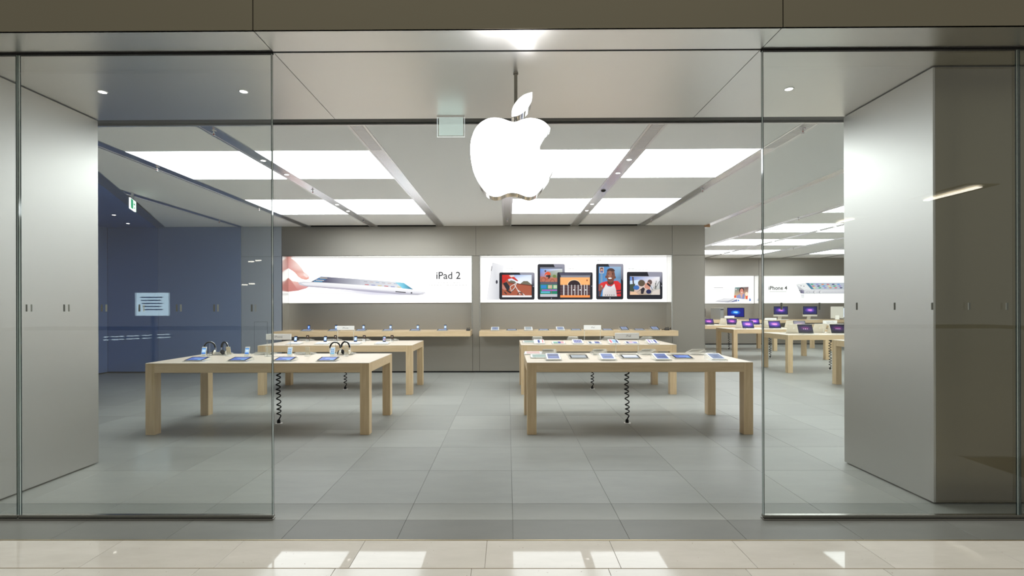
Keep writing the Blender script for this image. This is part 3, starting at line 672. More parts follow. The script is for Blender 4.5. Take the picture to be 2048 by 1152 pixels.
# ================================================================== DEVICES
def quad_print(pts, cols):
    """small flat coloured mesh in XY plane: list of (x0,x1,y0,y1,colour)"""
    me = bpy.data.meshes.new('display'); vs = []; fs = []; cl = []
    for i, (x0, x1, y0, y1, c) in enumerate(pts):
        z = i*0.00015; n = len(vs); vs += [(x0, y0, z), (x1, y0, z), (x1, y1, z), (x0, y1, z)]; fs.append((n, n+1, n+2, n+3)); cl.append(c)
    me.from_pydata(vs, [], fs); at = me.color_attributes.new('ink', 'FLOAT_COLOR', 'CORNER')
    for p in me.polygons:
        for li in p.loop_indices: at.data[li].color = (*lin(cl[p.index]), 1)
    me.materials.append(SCREEN); return me
SCR = {
 'blue':   [(-.5, .5, -.5, .5, (88, 115, 190)), (-.5, .5, .32, .5, (60, 85, 165)), (-.2, .45, -.1, .25, (120, 150, 215)), (-.4, -.25, -.1, .2, (70, 95, 180)), (.2, .42, -.45, -.25, (130, 200, 235))],
 'navy':   [(-.5, .5, -.5, .5, (48, 66, 130)), (-.5, .5, .1, .28, (28, 38, 80)), (-.3, .3, -.3, 0, (62, 84, 150))],
 'navy2':  [(-.5, .5, -.5, .5, (58, 84, 150)), (-.3, .35, -.2, -.05, (38, 55, 110))],
 'sky':    [(-.5, .5, -.5, .5, (170, 205, 240)), (-.5, .5, .3, .5, (80, 150, 225)), (-.5, .5, -.5, -.28, (40, 120, 215)), (-.3, .3, -.1, .15, (215, 235, 250))],
 'sky2':   [(-.5, .5, -.5, .5, (175, 205, 230)), (-.35, -.1, .1, .3, (110, 130, 160)), (.05, .3, .1, .3, (110, 130, 160)), (-.35, -.1, -.25, -.05, (110, 130, 160)), (.05, .3, -.25, -.05, (110, 130, 160)), (-.5, .5, -.5, -.4, (60, 170, 210))],
 'grey':   [(-.5, .5, -.5, .5, (128, 142, 170)), (-.2, .2, -.2, .2, (112, 125, 155))],
 'grey2':  [(-.5, .5, -.5, .5, (150, 160, 165)), (-.5, .5, .38, .5, (110, 118, 125))],
 'pale':   [(-.5, .5, -.5, .5, (190, 198, 210)), (-.4, .4, -.4, .1, (214, 218, 226))],
 'glare':  [(-.5, .5, -.5, .5, (178, 190, 206)), (-.46, .46, -.1, .5, (226, 229, 233))],
 'icons':  [(-.5, .5, -.5, .5, (95, 105, 165))]+[(-.4+.22*i, -.28+.22*i, -.35+.3*j, -.2+.3*j, (205, 205, 225)) for i in range(4) for j in range(3)],
 'mixed1': [(-.5, -.18, -.5, .5, (244, 246, 250)), (-.18, .08, -.5, .5, (60, 80, 150)), (.08, .4, -.5, .5, (225, 236, 250)), (.4, .5, -.5, .5, (230, 90, 60))],
 'mixed2': [(-.5, -.05, -.5, .5, (150, 200, 195)), (-.5, -.1, -.5, -.1, (70, 140, 90)), (-.05, .2, -.5, .5, (45, 70, 160)), (.2, .5, -.5, .5, (215, 160, 170))],
 'mixed3': [(-.5, .5, -.5, .5, (70, 95, 165)), (-.5, -.3, -.5, .5, (60, 90, 110)), (-.25, .05, -.5, .5, (245, 247, 250)), (.3, .5, 0, .5, (90, 60, 110))],
 'mixed4': [(-.5, .5, -.5, .5, (150, 195, 225)), (-.5, -.3, -.5, .5, (225, 110, 120)), (-.3, -.15, -.5, .5, (235, 200, 215)), (.3, .5, -.5, .5, (40, 60, 120))],
 'mixed5': [(-.5, .5, -.5, .5, (190, 190, 225)), (-.5, -.3, -.5, .5, (30, 50, 110)), (-.2, .1, -.2, .4, (225, 180, 190)), (.15, .5, -.5, 0, (80, 90, 165))],
 'mixed6': [(-.5, .5, -.5, .5, (225, 230, 246)), (-.5, -.3, -.5, .5, (150, 120, 190)), (.25, .5, -.5, .5, (50, 70, 150)), (-.1, 0, -.4, .4, (120, 130, 180))],
 'pink':   [(-.5, .5, -.5, .5, (205, 172, 165))],
 'green':  [(-.5, .5, -.5, .5, (140, 165, 155))],
 'phone':  [(-.5, .5, -.5, .5, (190, 215, 240)), (-.5, .5, -.5, -.38, (90, 140, 220)), (-.5, .5, .4, .5, (70, 105, 180)), (-.25, .2, -.1, .2, (225, 235, 246))],
 'phoneb': [(-.5, .5, -.5, .5, (60, 120, 215)), (-.1, .15, -.3, .35, (225, 238, 252)), (-.3, 0, .0, .2, (180, 215, 250))],
 'phoner': [(-.5, .5, -.5, .5, (175, 195, 225)), (-.1, .3, -.3, .1, (200, 110, 120)), (-.4, -.15, 0, .3, (90, 120, 180))],
}
def screen(kind, w, h):
    return cached(('scr', kind, w, h), lambda: quad_print([(a*w, b*w, c*h, d*h, col) for a, b, c, d, col in SCR[kind]], None))

def tablet_display(x, y, z, rz, label, scr='blue', bezel='black', portrait=False, tilt=9, lift=0.006, group='slanted display tablets'):
    """tablet in a clear acrylic wedge; (x,y) is the middle of its low front edge"""
    w, d = (0.186, 0.241) if portrait else (0.241, 0.186)
    t = empty('tablet', (x, y, z), rz, label, 'tablet', group)
    ta = math.radians(tilt); rise = d*math.sin(ta); dd = d*math.cos(ta)
    def wedge():
        return MB().prism([(-0.012, 0.0005), (dd+0.01, 0.0005), (dd+0.01, lift+rise-0.001), (0, lift-0.001), (-0.012, lift+0.006)], 'x', -w/2-0.012, w/2+0.012, ACRYL).mesh('acrylic_wedge')
    link('acrylic_wedge', cached(('wed', portrait, tilt, lift), wedge), t)
    bm_ = BLACKGLOSS if bezel == 'black' else WHITEG
    def casem():
        m = MB().box(-w/2, w/2, 0, d, 0, 0.009, SILVER).mesh('case', 0.003, 2); return m
    def bezm():
        return MB().box(-w/2+0.001, w/2-0.001, 0.001, d-0.001, 0.0088, 0.0096, bm_).mesh('bezel')
    c = link('case', cached(('case', portrait), casem), t, (0, 0, lift), (ta, 0, 0))
    link('bezel', cached(('bez', portrait, bezel), bezm), c)
    sw, sh_ = w*(0.80 if portrait else 0.82), d*(0.82 if portrait else 0.80)
    link('display', screen(scr, sw, sh_), c, (0, d/2, 0.0102))
    return t
def phone_display(x, y, z, rz, label, scr='phone', case='silver', hgt=0.115, wid=0.060, group='upright phones on clear stands'):
    t = empty('phone', (x, y, z), rz, label, 'phone', group)
    def stand():
        return MB().prism([(-0.03, 0.0004), (0.05, 0.0004), (0.05, 0.006), (0.03, 0.06), (0.024, 0.06), (0.002, 0.022), (-0.012, 0.018), (-0.012, 0.03), (-0.016, 0.03), (-0.03, 0.006)], 'x', -wid/2+0.004, wid/2-0.004, ACRYL).mesh('acrylic_stand')
    link('acrylic_stand', cached(('pst', wid), stand), t)
    cm = {'silver': SILVERW, 'black': BLACKGLOSS, 'tan': TAN, 'brown': BROWN}[case]
    fm = {'silver': WHITEG, 'black': BLACKGLOSS, 'tan': WHITEG, 'brown': BLACKGLOSS}[case]
    rot = (math.radians(-14), 0, 0)
    b = link('case', cached(('pc', case, hgt, wid), lambda: MB().box(-wid/2, wid/2, 0, 0.009, 0, hgt, cm).mesh('case', 0.003, 2)), t, (0, -0.012, 0.026), rot)
    link('bezel', cached(('pb', case, hgt, wid), lambda: MB().box(-wid/2+0.002, wid/2-0.002, -0.0008, 0.0004, 0.002, hgt-0.002, fm).mesh('bezel')), b)
    link('display', screen(scr, wid*0.84, hgt*0.68), b, (0, -0.0012, hgt*0.51), (PI/2, 0, 0))
    if case == 'brown' or case == 'tan':
        link('rear_mark', cached(('rm', case), lambda: MB().tube([(0, 0.0092, hgt*0.72), (0, 0.0102, hgt*0.72)], 0.008 if case == 'brown' else 0.004, WHITEP if case == 'brown' else SILVER, 10).mesh('rear_mark')), b)
    return t
def side_px(pl, pr): return (pl+pr)/2

# --- front left table
names4 = ['leftmost', 'second from left', 'third from left', 'rightmost']
for i, px in enumerate([385.5, 473, 564, 651.5]):
    p = on(px, 723.3); tablet_display(p.x, p.y, TH, 0, f'dark framed blue tablet at the headphone table front, {names4[i]}', 'blue', 'black', False, 9, group='tablets along the front of the headphone table')
for i, (px, s) in enumerate([(407.5, 'sky'), (494, 'sky'), (579.5, 'sky2'), (665, 'sky2')]):
    p = on(px, 714.3); phone_display(p.x, p.y, TH, 0, f'silver player with pale blue screen on the headphone table, {names4[i]}', s, 'silver', 0.124, 0.066, group='upright music players on the headphone table')
for i, (px, pb) in enumerate([(457.5, 452), (536, 538), (615.5, 616), (693, 695)]):
    p = on(px, 712.4); phone_display(p.x, p.y, TH, PI, f'tan back of an upright player on the headphone table, {names4[i]}', 'sky', 'tan', 0.115, 0.062, group='players facing away on the headphone table')
    p = on(pb, 707.6); tablet_display(p.x, 7.455, TH, PI, f'tablet facing away in a clear wedge at the headphone table rear, {names4[i]}', 'blue', 'white', False, 9, group='tablets facing away on the headphone table')

def headphones(px, py, rz, label, glabel):
    p = on(px, py)
    s = empty('headphone_stand', (p.x, p.y, TH), rz, glabel, 'stand', 'clear headphone stands')
    link('rod', cached('hs_rod', lambda: MB().tube([(0, 0, 0.003), (0, 0, 0.196)], 0.004, ACRYL, 8).mesh('rod')), s)
    link('foot', cached('hs_foot', lambda: MB().box(-0.035, 0.035, -0.035, 0.035, 0.0004, 0.005, ACRYL).mesh('foot', 0.001)), s)
    t = empty('headphones', (p.x, p.y, TH), rz, label, 'headphones', 'over-ear headphones on display')
    def band():
        m = MB(); n = 18; o_, i_ = [], []
        for k in range(n+1):
            a = PI*(-0.02)+PI*1.04*k/n
            o_.append((0.079*math.cos(a), 0.118+0.086*math.sin(a))); i_.append((0.063*math.cos(a), 0.118+0.070*math.sin(a)))
        m.prism(o_+i_[::-1], 'y', -0.011, 0.011, BLACK); return m.mesh('headband')
    def frame():
        m = MB(); m.tube([(0.082*math.cos(PI*k/18), 0, 0.118+0.088*math.sin(PI*k/18)) for k in range(19)], 0.0022, CHROME, 6)
        for sx in (-1, 1): m.tube([(sx*0.080, 0, 0.118), (sx*0.083, 0, 0.085), (sx*0.068, 0, 0.055)], 0.006, CHROME, 6)
        return m.mesh('metal_frame')
    def cup():
        m = MB(); m.tube([(0, 0, 0), (0.012, 0, 0.0), (0.022, 0, 0)], [0.036, 0.036, 0.028], SILVERW, 16); m.tube([(-0.016, 0, 0), (-0.006, 0, 0), (0.0, 0, 0)], [0.026, 0.037, 0.037], BLACK, 16); return m.mesh('ear_cup')
    link('headband', cached('hpb', band), t); link('metal_frame', cached('hpf', frame), t)
    link('ear_cup', cached('hpc', cup), t, (0.052, 0, 0.048), (0, 0.35, 0)); link('ear_cup', cached('hpc', cup), t, (-0.052, 0, 0.048), (0, 0.35, PI))
headphones(419.5, 711.0, 0.25, 'black and chrome headphones beside the leftmost music player', 'clear stand under the leftmost headphones')
headphones(449.5, 710.9, -0.45, 'black headphones second from left, in front of a tan player back', 'clear stand under the second headphones from left')
headphones(670.5, 711.6, 0.1, 'black headphones just behind the rightmost music player', 'clear stand behind the rightmost music player')
headphones(691, 710.2, -0.3, 'rightmost black headphones overlapping a tan player back', 'clear stand under the rightmost headphones')

def table_sign(pxl, pxr, pyt, pyb, Y, z0, word, size, label, off=0.0):
    a, b = P(pxl, pyt, Y), P(pxr, pyb, Y); cx = (a.x+b.x)/2; hw_ = (b.x-a.x)/2
    t = empty('table_sign', (cx, Y, z0), 0, label, 'sign', 'white table signs on clear posts')
    zt, zb = a.z-z0, b.z-z0
    link('sign_panel', MB().box(-hw_, hw_, -0.008, 0.008, zb, zt, WHITEP).mesh('sign_panel', 0.002), t)
    for s in (-1, 1): link('post', MB().box(s*(hw_-0.012)-0.008, s*(hw_-0.012)+0.008, -0.003, 0.003, 0.0004, zb, ACRYL).mesh('post'), t)
    link('foot', MB().box(-hw_, hw_, -0.016, 0.016, 0.0004, 0.004, ACRYL).mesh('foot'), t)
    if word: link('lettering', text_mesh(word, size, GREYTXT, 0.0003), t, (off, -0.0088, (zt+zb)/2), (PI/2, 0, 0))
table_sign(532.5, 582.5, 668, 679.3, 7.05, TH, 'iPhone', 0.042, 'white sign on clear posts above the headphone table', 0.0)
table_sign(674, 708.5, 652, 660, 9.75, TH, 'iPhone', 0.042, 'small white sign on clear posts above the black phone table', 0.0)
table_sign(1229.8, 1278, 666, 677.6, 6.99, TH, 'iPad', 0.042, 'white sign on clear posts above the front right table', 0.02)
table_sign(1167.5, 1202, 650.5, 659.5, 9.75, TH, 'iPad', 0.042, 'white sign on clear posts above the rear right table', 0.01)

# --- rear left table
for i, px in enumerate([588, 645, 708, 765]):
    p = on(px-3, 689.0); tablet_display(p.x, p.y, TH, 0, f'white slanted tablet below a phone on the black phone table, {names4[i]}', 'glare' if i < 3 else 'pale', 'white', False, 7, group='tablets along the front of the black phone table')
for i, (px, s) in enumerate([(591, 'phone'), (650.5, 'phone'), (711, 'phone'), (768.5, 'phoner')]):
    p = on(px, 686.2); phone_display(p.x, p.y, TH, 0, f'black phone with pale screen on the rear left table, {names4[i]}', s, 'black', group='upright black phones on the rear left table')
for i, px in enumerate([616, 671.5, 729, 784.5]):
    p = on(px, 683.6); phone_display(p.x, p.y, TH, PI, f'brown phone back with white dot facing the rear wall, {names4[i]}', 'phone', 'brown', group='phones facing away on the rear left table')
    p = on(px+1, 680.6); tablet_display(p.x, p.y, TH, PI, f'tablet facing away beside brown phone backs, {names4[i]}', 'pale', 'white', False, 8, group='tablets facing away on the rear left table')
# --- left shelf
ords6 = ['leftmost', 'second from left', 'third from left', 'fourth from left', 'fifth from left', 'rightmost']
for i, px in enumerate([617.5, 672, 727, 781, 835.5, 890.5]):
    p = P(px-6, 661, 11.72); tablet_display(p.x, 11.68, SH, 0, f'grey slanted tablet under a phone on the left wall shelf, {ords6[i]}', 'grey', 'black', False, 8, group='tablets on the left wall shelf')
    p = P(px, 655, 11.98); phone_display(p.x, 11.98, SH, 0, f'black phone standing on the left wall shelf, {ords6[i]}', 'phoneb' if i == 0 else 'phone', 'black', group='phones on the left wall shelf')
def gadget(px, Y, label, wide=0.09):
    x = XA(px, Y, 658); t = empty('card_reader', (x, Y, SH), 0, label, 'gadget')
    link('body', MB().box(-wide/2, wide/2, -0.03, 0.03, 0.0005, 0.045, DARKGREY).mesh('body', 0.006, 2), t)
    link('clip', MB().tube([(-wide*0.35, 0, 0.045), (-wide*0.33, 0, 0.07), (-wide*0.1, 0, 0.06), (wide*0.1, 0, 0.06), (wide*0.33, 0, 0.075), (wide*0.35, 0, 0.045)], 0.006, BLACK, 6).mesh('clip'), t)
    return t
gadget(936.5, 11.75, 'small black clip-topped gadget at the right end of the left shelf')
g2 = gadget(1334, 11.8, 'black gadget with tangled cable at the right end of the right shelf', 0.11)
link('cable', MB().tube([(-0.13, -0.02, 0.012), (-0.09, 0.01, 0.02), (-0.03, 0.0, 0.015), (0.02, -0.03, 0.02), (0.07, 0.0, 0.03), (0.10, 0.01, 0.012), (0.09, 0.03, 0.06)], 0.009, BLACK, 6).mesh('cable'), g2)
# --- right shelf
shelf_r = [(990, 'w', 'grey'), (1023.5, 'f', 'grey'), (1057, 'w', 'grey2'), (1087.5, 'f', 'grey'), (1121, 'w', 'grey'), (1152, 'f', 'grey'), (1215, 'f', 'grey'), (1249.5, 'b', 'grey'), (1279, 'f', 'grey'), (1311, 'b', 'grey')]
desc = {'w': 'white framed raised tablet', 'f': 'low dark framed slanted tablet', 'b': 'black framed raised tablet'}
where = ['at the left end of the right wall shelf', 'second from left on the right wall shelf', 'third from left on the right wall shelf', 'fourth from left on the right wall shelf', 'fifth from left on the right wall shelf', 'left of the hanging sign on the right wall shelf', 'just right of the small sign, right wall shelf', 'fourth from the black gadget on the right shelf', 'third from the shelf end, right wall shelf', 'beside the black tangled gadget, right wall shelf']
for i, (px, k, s) in enumerate(shelf_r):
    x = XA(px, 11.75, 660)
    if k == 'f': tablet_display(x, 11.68, SH, 0, f'{desc[k]}, {where[i]}', s, 'black', False, 7, group='tablets on the right wall shelf')
    else: tablet_display(x, 11.70, SH, 0, f'{desc[k]}, {where[i]}', s, 'white' if k == 'w' else 'black', True, 16, 0.012, group='tablets on the right wall shelf')

# --- rear right table
wh7 = ['near its left end', 'second from left', 'third from left', 'fourth from left', 'fifth from left', 'sixth from left', 'rightmost']
for i, (px, s, port) in enumerate([(1079, 'mixed1', 1), (1118, 'mixed2', 0), (1157, 'icons', 1), (1190, 'mixed3', 0), (1230, 'mixed4', 1), (1265.5, 'mixed5', 0), (1308, 'mixed6', 1)]):
    p = on(px, 688.6); tablet_display(p.x, p.y, TH, 0, f'tablet with bright many-coloured screen on the rear right table, {wh7[i]}', s, 'white', bool(port), 13 if port else 8, 0.012 if port else 0.006, group='tablets along the front of the rear right table')
for i, px in enumerate([1073.5, 1143, 1213, 1288]):
    p = on(px, 679.9); tablet_display(p.x, p.y, TH, PI, f'pale tablet tilted away at the rear right table back edge, {names4[i]}', 'pale', 'white', True, 15, 0.014, group='tablets facing away on the rear right table')
p = on(1059, 686.5); tablet_display(p.x, p.y, TH, 0, 'plain grey tablet at the far left end of the rear right table', 'green', 'white', False, 8, group='tablets along the front of the rear right table')
# --- front right table
wb4 = ['leftmost', 'second from left', 'third from left', 'rightmost, near the table end']
for i, (px, s) in enumerate([(1108, 'navy'), (1218, 'navy2'), (1327.5, 'navy2'), (1439, 'grey')]):
    p = on(px, 722.0); tablet_display(p.x, p.y, TH, 0, f'white framed upright-format tablet on the front right table, {wb4[i]}', s, 'white', True, 13, 0.016, group='white tablets along the front of the front right table')
for i, (px, s, bz) in enumerate([(1080, 'green', 'white'), (1159, 'grey2', 'black'), (1264, 'glare', 'black'), (1369, 'blue', 'black')]):
    p = on(px, 718.3 if px > 1100 else 717.2); tablet_display(p.x, p.y, TH, 0, f'wide slanted tablet set back on the front right table, {names4[i]}', s, bz, False, 8, group='wide tablets on the front right table')
for i, px in enumerate([1096, 1194, 1289, 1385]):
    p = on(px, 707.3); tablet_display(p.x, p.y, TH, PI, f'tablet on a raised clear stand facing away, front right table, {names4[i]}', 'navy2', 'white', True, 15, 0.018, group='raised tablets facing away on the front right table')
for i, (px, s) in enumerate([(1066.5, 'pink'), (1151, 'pale'), (1250, 'pale'), (1349, 'pale')]):
    p = on(px, 709.9 if i else 709.0)
    if i: tablet_display(p.x, p.y-0.0, TH, PI, f'low white edged tablet facing away, front right table, {names4[i]}', s, 'white', False, 7, group='low tablets facing away on the front right table')
    else: tablet_display(p.x, p.y-0.05, TH, 0, 'pinkish screened tablet lying at the left end of the front right table', s, 'white', False, 6, group='low tablets facing away on the front right table')

# --- laptops
def laptop(px, Y, label, back=False, scr=None, w=0.364, d=0.249, rz=0.0, ang=22, X=None):
    x = XA(px, Y, 655) if X is None else X
    t = empty('laptop', (x, Y, TH), (PI if back else 0)+rz, label, 'laptop', 'silver laptops in the right room')
    link('base', cached(('lb', w), lambda: MB().box(-w/2, w/2, -d, 0, 0.0005, 0.014, SILVERW).mesh('base', 0.003, 2)), t)
    link('keyboard', cached(('lk', w), lambda: MB().box(-w/2+0.04, w/2-0.04, -d*0.62, -0.03, 0.0139, 0.0149, DARKGREY).mesh('keyboard')), t)
    link('trackpad', cached(('lt', w), lambda: MB().box(-0.05, 0.05, -d*0.95, -d*0.66, 0.0139, 0.0144, SILVER).mesh('trackpad')), t)
    ld = link('lid', cached(('ll', w), lambda: MB().box(-w/2, w/2, 0, 0.007, 0, d*0.98, SILVERW).mesh('lid', 0.003, 2)), t, (0, 0, 0.014), (-math.radians(ang), 0, 0))
    link('bezel', cached(('lz', w), lambda: MB().box(-w/2+0.003, w/2-0.003, -0.0012, 0.0002, 0.004, d*0.98-0.003, BLACKGLOSS).mesh('bezel')), ld)
    sm = scr or GAL
    link('display', cached(('ld', w, sm.name), lambda: MB().box(-w/2+0.018, w/2-0.018, -0.0004, 0.0004, -d*0.42, d*0.42, sm).mesh('display')), ld, (0, -0.0017, d*0.5))
    if not back:
        ic = cached(('icons', w), lambda: MB().tube([(-0.045, -0.0006, 0), (-0.045, 0.0006, 0)], 0.0065, principled('icon_white', (0.7, 0.7, 0.8), 0.5, emit=(0.8, 0.8, 0.95), estr=0.9), 8).tube([(0, -0.0006, 0), (0, 0.0006, 0)], 0.0075, MATS['icon_white'], 8).tube([(0.045, -0.0006, 0), (0.045, 0.0006, 0)], 0.0065, MATS['icon_white'], 8).mesh('user_icons'))
        link('user_icons', ic, ld, (0, -0.0025, d*0.47))
    else:
        link('lid_emblem', mini_logo(0.042, WHITEP), ld, (0, 0.0076, d*0.5))
    return t
YA_, YB_, YC_ = TY[4], TY[3], TY[2]
laptop(1418.5, YA_+0.42, 'laptop on the rearmost right room table, cut by the wall edge', scr=GAL)
laptop(1464.5, YA_+0.42, 'laptop on the rearmost right room table, left of the glass edge', scr=GAL, rz=-0.12)
laptop(1509.5, YA_+0.42, 'laptop on the rearmost table, touching the glass edge in view', scr=GALB, rz=-0.1)
laptop(1447, YA_+0.80, 'laptop lid seen from behind on the rearmost right room table', back=True, rz=0.3, X=XA(1446, YA_+0.80))
laptop(1497, YB_+0.40, 'laptop on the middle right room table, first left of the glass edge', scr=GALB)
laptop(1550.5, YB_+0.40, 'laptop on the middle right room table, just right of the glass edge', scr=GALB, rz=-0.05)
laptop(1601, YB_+0.42, 'laptop with washed out glare screen behind the big pale lid', scr=GALG, rz=-0.05)
laptop(1479, YB_+0.80, 'pale laptop lid from behind, left on the middle right room table', back=True, rz=0.35)
laptop(1532, YB_+0.80, 'pale laptop lid from behind, beside the glass edge', back=True, rz=0.2)
laptop(1579.5, YB_+0.82, 'pale laptop lid from behind in the middle table, behind nearer lid', back=True, rz=0.1)
laptop(1612.5, YC_+0.42, 'dark screened laptop on the nearest fully seen right room table', scr=GALD, rz=-0.08)
laptop(1678, YC_+0.42, 'dark screened laptop half hidden by the right steel wall', scr=GALD, rz=-0.05)
laptop(1584.5, YC_+0.78, 'large pale laptop lid with white emblem at the near table corner', back=True, rz=0.12)
laptop(1636, YC_+0.85, 'pale laptop lid from behind, behind the small sign post', back=True, rz=0.15)
laptop(1668, YC_+0.85, 'pale laptop lid from behind, touching the half hidden laptop', back=True, rz=0.0)
table_sign(1449, 1468.5, 631.8, 635.8, YA_+1.15, TH, '', 0.036, 'small white sign on the rearmost right room table')
table_sign(1529.5, 1553, 636, 640.2, YB_+1.15, TH, '', 0.036, 'small white sign above the middle right room table')
table_sign(1645.8, 1674, 641, 647.2, YC_+0.60, TH, 'MacBook Pro', 0.036, 'white sign on a post at the right steel wall, right room')

# --- desktop computers on the right room shelves
def desktop(px, Y, label, w, h, chin, scr, rz=0.0, z=SH, zb=0.13, back=False):
    x = XA(px, Y, 630)
    t = empty('desktop_computer', (x, Y, z), rz, label, 'computer', 'all-in-one computers on the right room shelves')
    link('housing', MB().box(-w/2, w/2, 0, 0.02, zb, zb+h, SILVERW).mesh('housing', 0.004, 2), t)
    link('bezel', MB().box(-w/2+0.002, w/2-0.002, -0.0015, 0.0005, zb+chin, zb+h-0.002, BLACKGLOSS).mesh('bezel'), t)
    hh_ = (h-chin)/2-0.028
    link('display', MB().box(-w/2+0.028, w/2-0.028, -0.0006, 0.0006, -hh_, hh_, scr).mesh('display'), t, (0, -0.0022, zb+chin+(h-chin)/2))
    link('stand_leg', MB().prism([(0.02, zb+0.12), (0.035, zb+0.12), (0.13, 0.012), (0.10, 0.012)], 'x', -0.07, 0.07, SILVERW).mesh('stand_leg'), t)
    link('stand_foot', MB().box(-0.09, 0.09, -0.05, 0.14, 0.0005, 0.012, SILVERW).mesh('stand_foot', 0.002), t)
    return t
YM = YB2-0.22
desktop(1471.5, YM, 'wide black framed screen with blue aurora on the right room shelf', 0.70, 0.40, 0.0, AURORA, rz=-0.05, zb=0.10)
desktop(1561.5, YM, 'white all-in-one computer with purple screen, right of the glass edge', 0.58, 0.42, 0.075, GALB, rz=-0.04)
desktop(1620, YM, 'white all-in-one computer with purple screen, nearer the right steel wall', 0.58, 0.42, 0.075, GALB, rz=-0.04)
desktop(1400, YM, 'black framed screen peeking out behind the back wall edge', 0.45, 0.34, 0.0, AURORA, zb=0.12)
desktop(1674, YM-0.15, 'pale all-in-one computer seen from behind near the right steel wall', 0.44, 0.48, 0.075, AURORA, rz=PI-0.5, zb=0.05)
desktop(1690, YM-0.12, 'all-in-one computer with white lit screen, cut off by the right steel wall', 0.44, 0.44, 0.0, principled('white_screen', (0.5, 0.5, 0.6), 0.3, emit=(0.75, 0.85, 1), estr=0.8), rz=-0.7, zb=0.06)
tx = XA(1434.5, YM, 630)
tw = empty('tower_computer', (tx, YM, SH), 0.5, 'silver perforated tower computer with handles on the right room shelf', 'computer')
link('case', MB().box(-0.105, 0.105, -0.23, 0.23, 0.03, 0.48, principled('perforated_alu', (0.42, 0.43, 0.42), 0.5, 0.6)).mesh('case', 0.004), tw)
for s in (-1, 1):
    for zz in (0.0, 0.48): link('handle', MB().prism([(-0.20, zz+0.0), (0.20, zz+0.0), (0.20, zz+0.03), (-0.20, zz+0.03)], 'x', s*0.105-0.006, s*0.105+0.006, SILVER).mesh('handle'), tw)
link('disc_slot', MB().box(-0.09, 0.09, -0.2315, -0.23, 0.40, 0.44, DARKGREY).mesh('disc_slot'), tw)
for px, lab in ((1551, 'white keyboard before the left all-in-one computer'), (1612, 'white keyboard before the right all-in-one computer')):
    kx = XA(px+14, YM-0.2, 640); k = empty('keyboard', (kx, YM-0.24, SH), 0, lab, 'keyboard')
    link('case', MB().prism([(-0.06, 0.0005), (0.06, 0.0005), (0.06, 0.018), (-0.06, 0.006)], 'x', -0.20, 0.20, WHITEP).mesh('case'), k)
    link('keys', MB().prism([(-0.052, 0.0066), (0.052, 0.017), (0.052, 0.021), (-0.052, 0.0105)], 'x', -0.19, 0.19, WHITEG).mesh('keys'), k)

# ================================================================== LIGHT BOXES
class Poster:
    """flat backlit print: polygons stacked a hair apart"""
    def __init__(s, Y): s.Y = Y; s.v = []; s.f = []; s.c = []; s.k = 0
    def poly(s, pts, col):
        cols = col if isinstance(col, list) else [col]*len(pts)
        y = s.Y - 0.0012*s.k; s.k += 1; n = len(s.v)
        s.v += [tuple(P(px, py, s.Y).xz) for px, py in pts]
        s.v[n:] = [(q[0], y, q[1]) for q in s.v[n:]]
        for t in tessellate_polygon([[Vector((p[0], p[1], 0)) for p in pts]]):
            s.f.append(tuple(i+n for i in t)); s.c.append([cols[i] for i in t])
    def rect(s, x0, y0, x1, y1, col): s.poly([(x0, y0), (x1, y0), (x1, y1), (x0, y1)], col)
    def ell(s, cx, cy, rx, ry, col, n=18, a0=0, a1=2*PI): s.poly([(cx+rx*math.cos(a0+(a1-a0)*k/n), cy+ry*math.sin(a0+(a1-a0)*k/n)) for k in range(n if a1-a0 > 6 else n+1)], col)
    def line(s, x0, y0, x1, y1, w, col):
        dx, dy = x1-x0, y1-y0; l = math.hypot(dx, dy); nx, ny = -dy/l*w/2, dx/l*w/2
        s.poly([(x0+nx, y0+ny), (x1+nx, y1+ny), (x1-nx, y1-ny), (x0-nx, y0-ny)], col)
    def ring(s, cx, cy, r, w, col, n=14):
        for k in range(n):
            a, b = 2*PI*k/n, 2*PI*(k+1)/n; s.k -= (1 if k else 0)
            s.poly([(cx+r*math.cos(a), cy+r*math.sin(a)), (cx+r*math.cos(b), cy+r*math.sin(b)), (cx+(r-w)*math.cos(b), cy+(r-w)*math.sin(b)), (cx+(r-w)*math.cos(a), cy+(r-w)*math.sin(a))], col)
    def build(s, parent, name='print'):
        me = bpy.data.meshes.new(name); me.from_pydata(s.v, [], [f[::-1] for f in s.f]); at = me.color_attributes.new('ink', 'FLOAT_COLOR', 'CORNER')
        for p in me.polygons:
            cc = s.c[p.index][::-1]
            for j, li in enumerate(p.loop_indices): at.data[li].color = (*lin(cc[j]), 1)
        me.materials.append(PRINT); o = link(name, me, parent); o.location = -Vector(parent.location); return o
BOXW = principled('light_box_face', (0.5, 0.5, 0.5), 0.4, emit=(0.97, 0.965, 0.95), estr=0.84)
TXT = principled('print_black', (0.02, 0.02, 0.03), 0.5)
TXTG = principled('print_pale_grey', (0.3, 0.3, 0.3), 0.5, emit=(0.5, 0.5, 0.5), estr=1.0)
def light_box(x0, x1, yfront, z0, z1, label):
    t = empty('light_box', ((x0+x1)/2, yfront+0.02, (z0+z1)/2), 0, label, 'light box', 'backlit wall posters')
    hw_, hz_ = (x1-x0)/2, (z1-z0)/2
    link('frame', MB().box(-hw_, hw_, -0.019, 0.0, -hz_, hz_, WHITEP).mesh('frame', 0.002), t)
    link('backlit_face', MB().box(-hw_+0.002, hw_-0.002, -0.0215, -0.0191, -hz_+0.003, hz_-0.002, BOXW).mesh('backlit_face'), t)
    return t
YP = YA-0.04
def letter(parent, word, px, py, Y, cap_px, mat, name='lettering', bold=0.0):
    """centre the word at the pixel, capital height cap_px"""
    p = P(px, py, Y); size = cap_px*Y/F/0.70
    o = link(name, text_mesh(word, round(size, 3), mat, 0.0, bold), parent, tuple(p-Vector(parent.location)), (PI/2, 0, 0)); return o
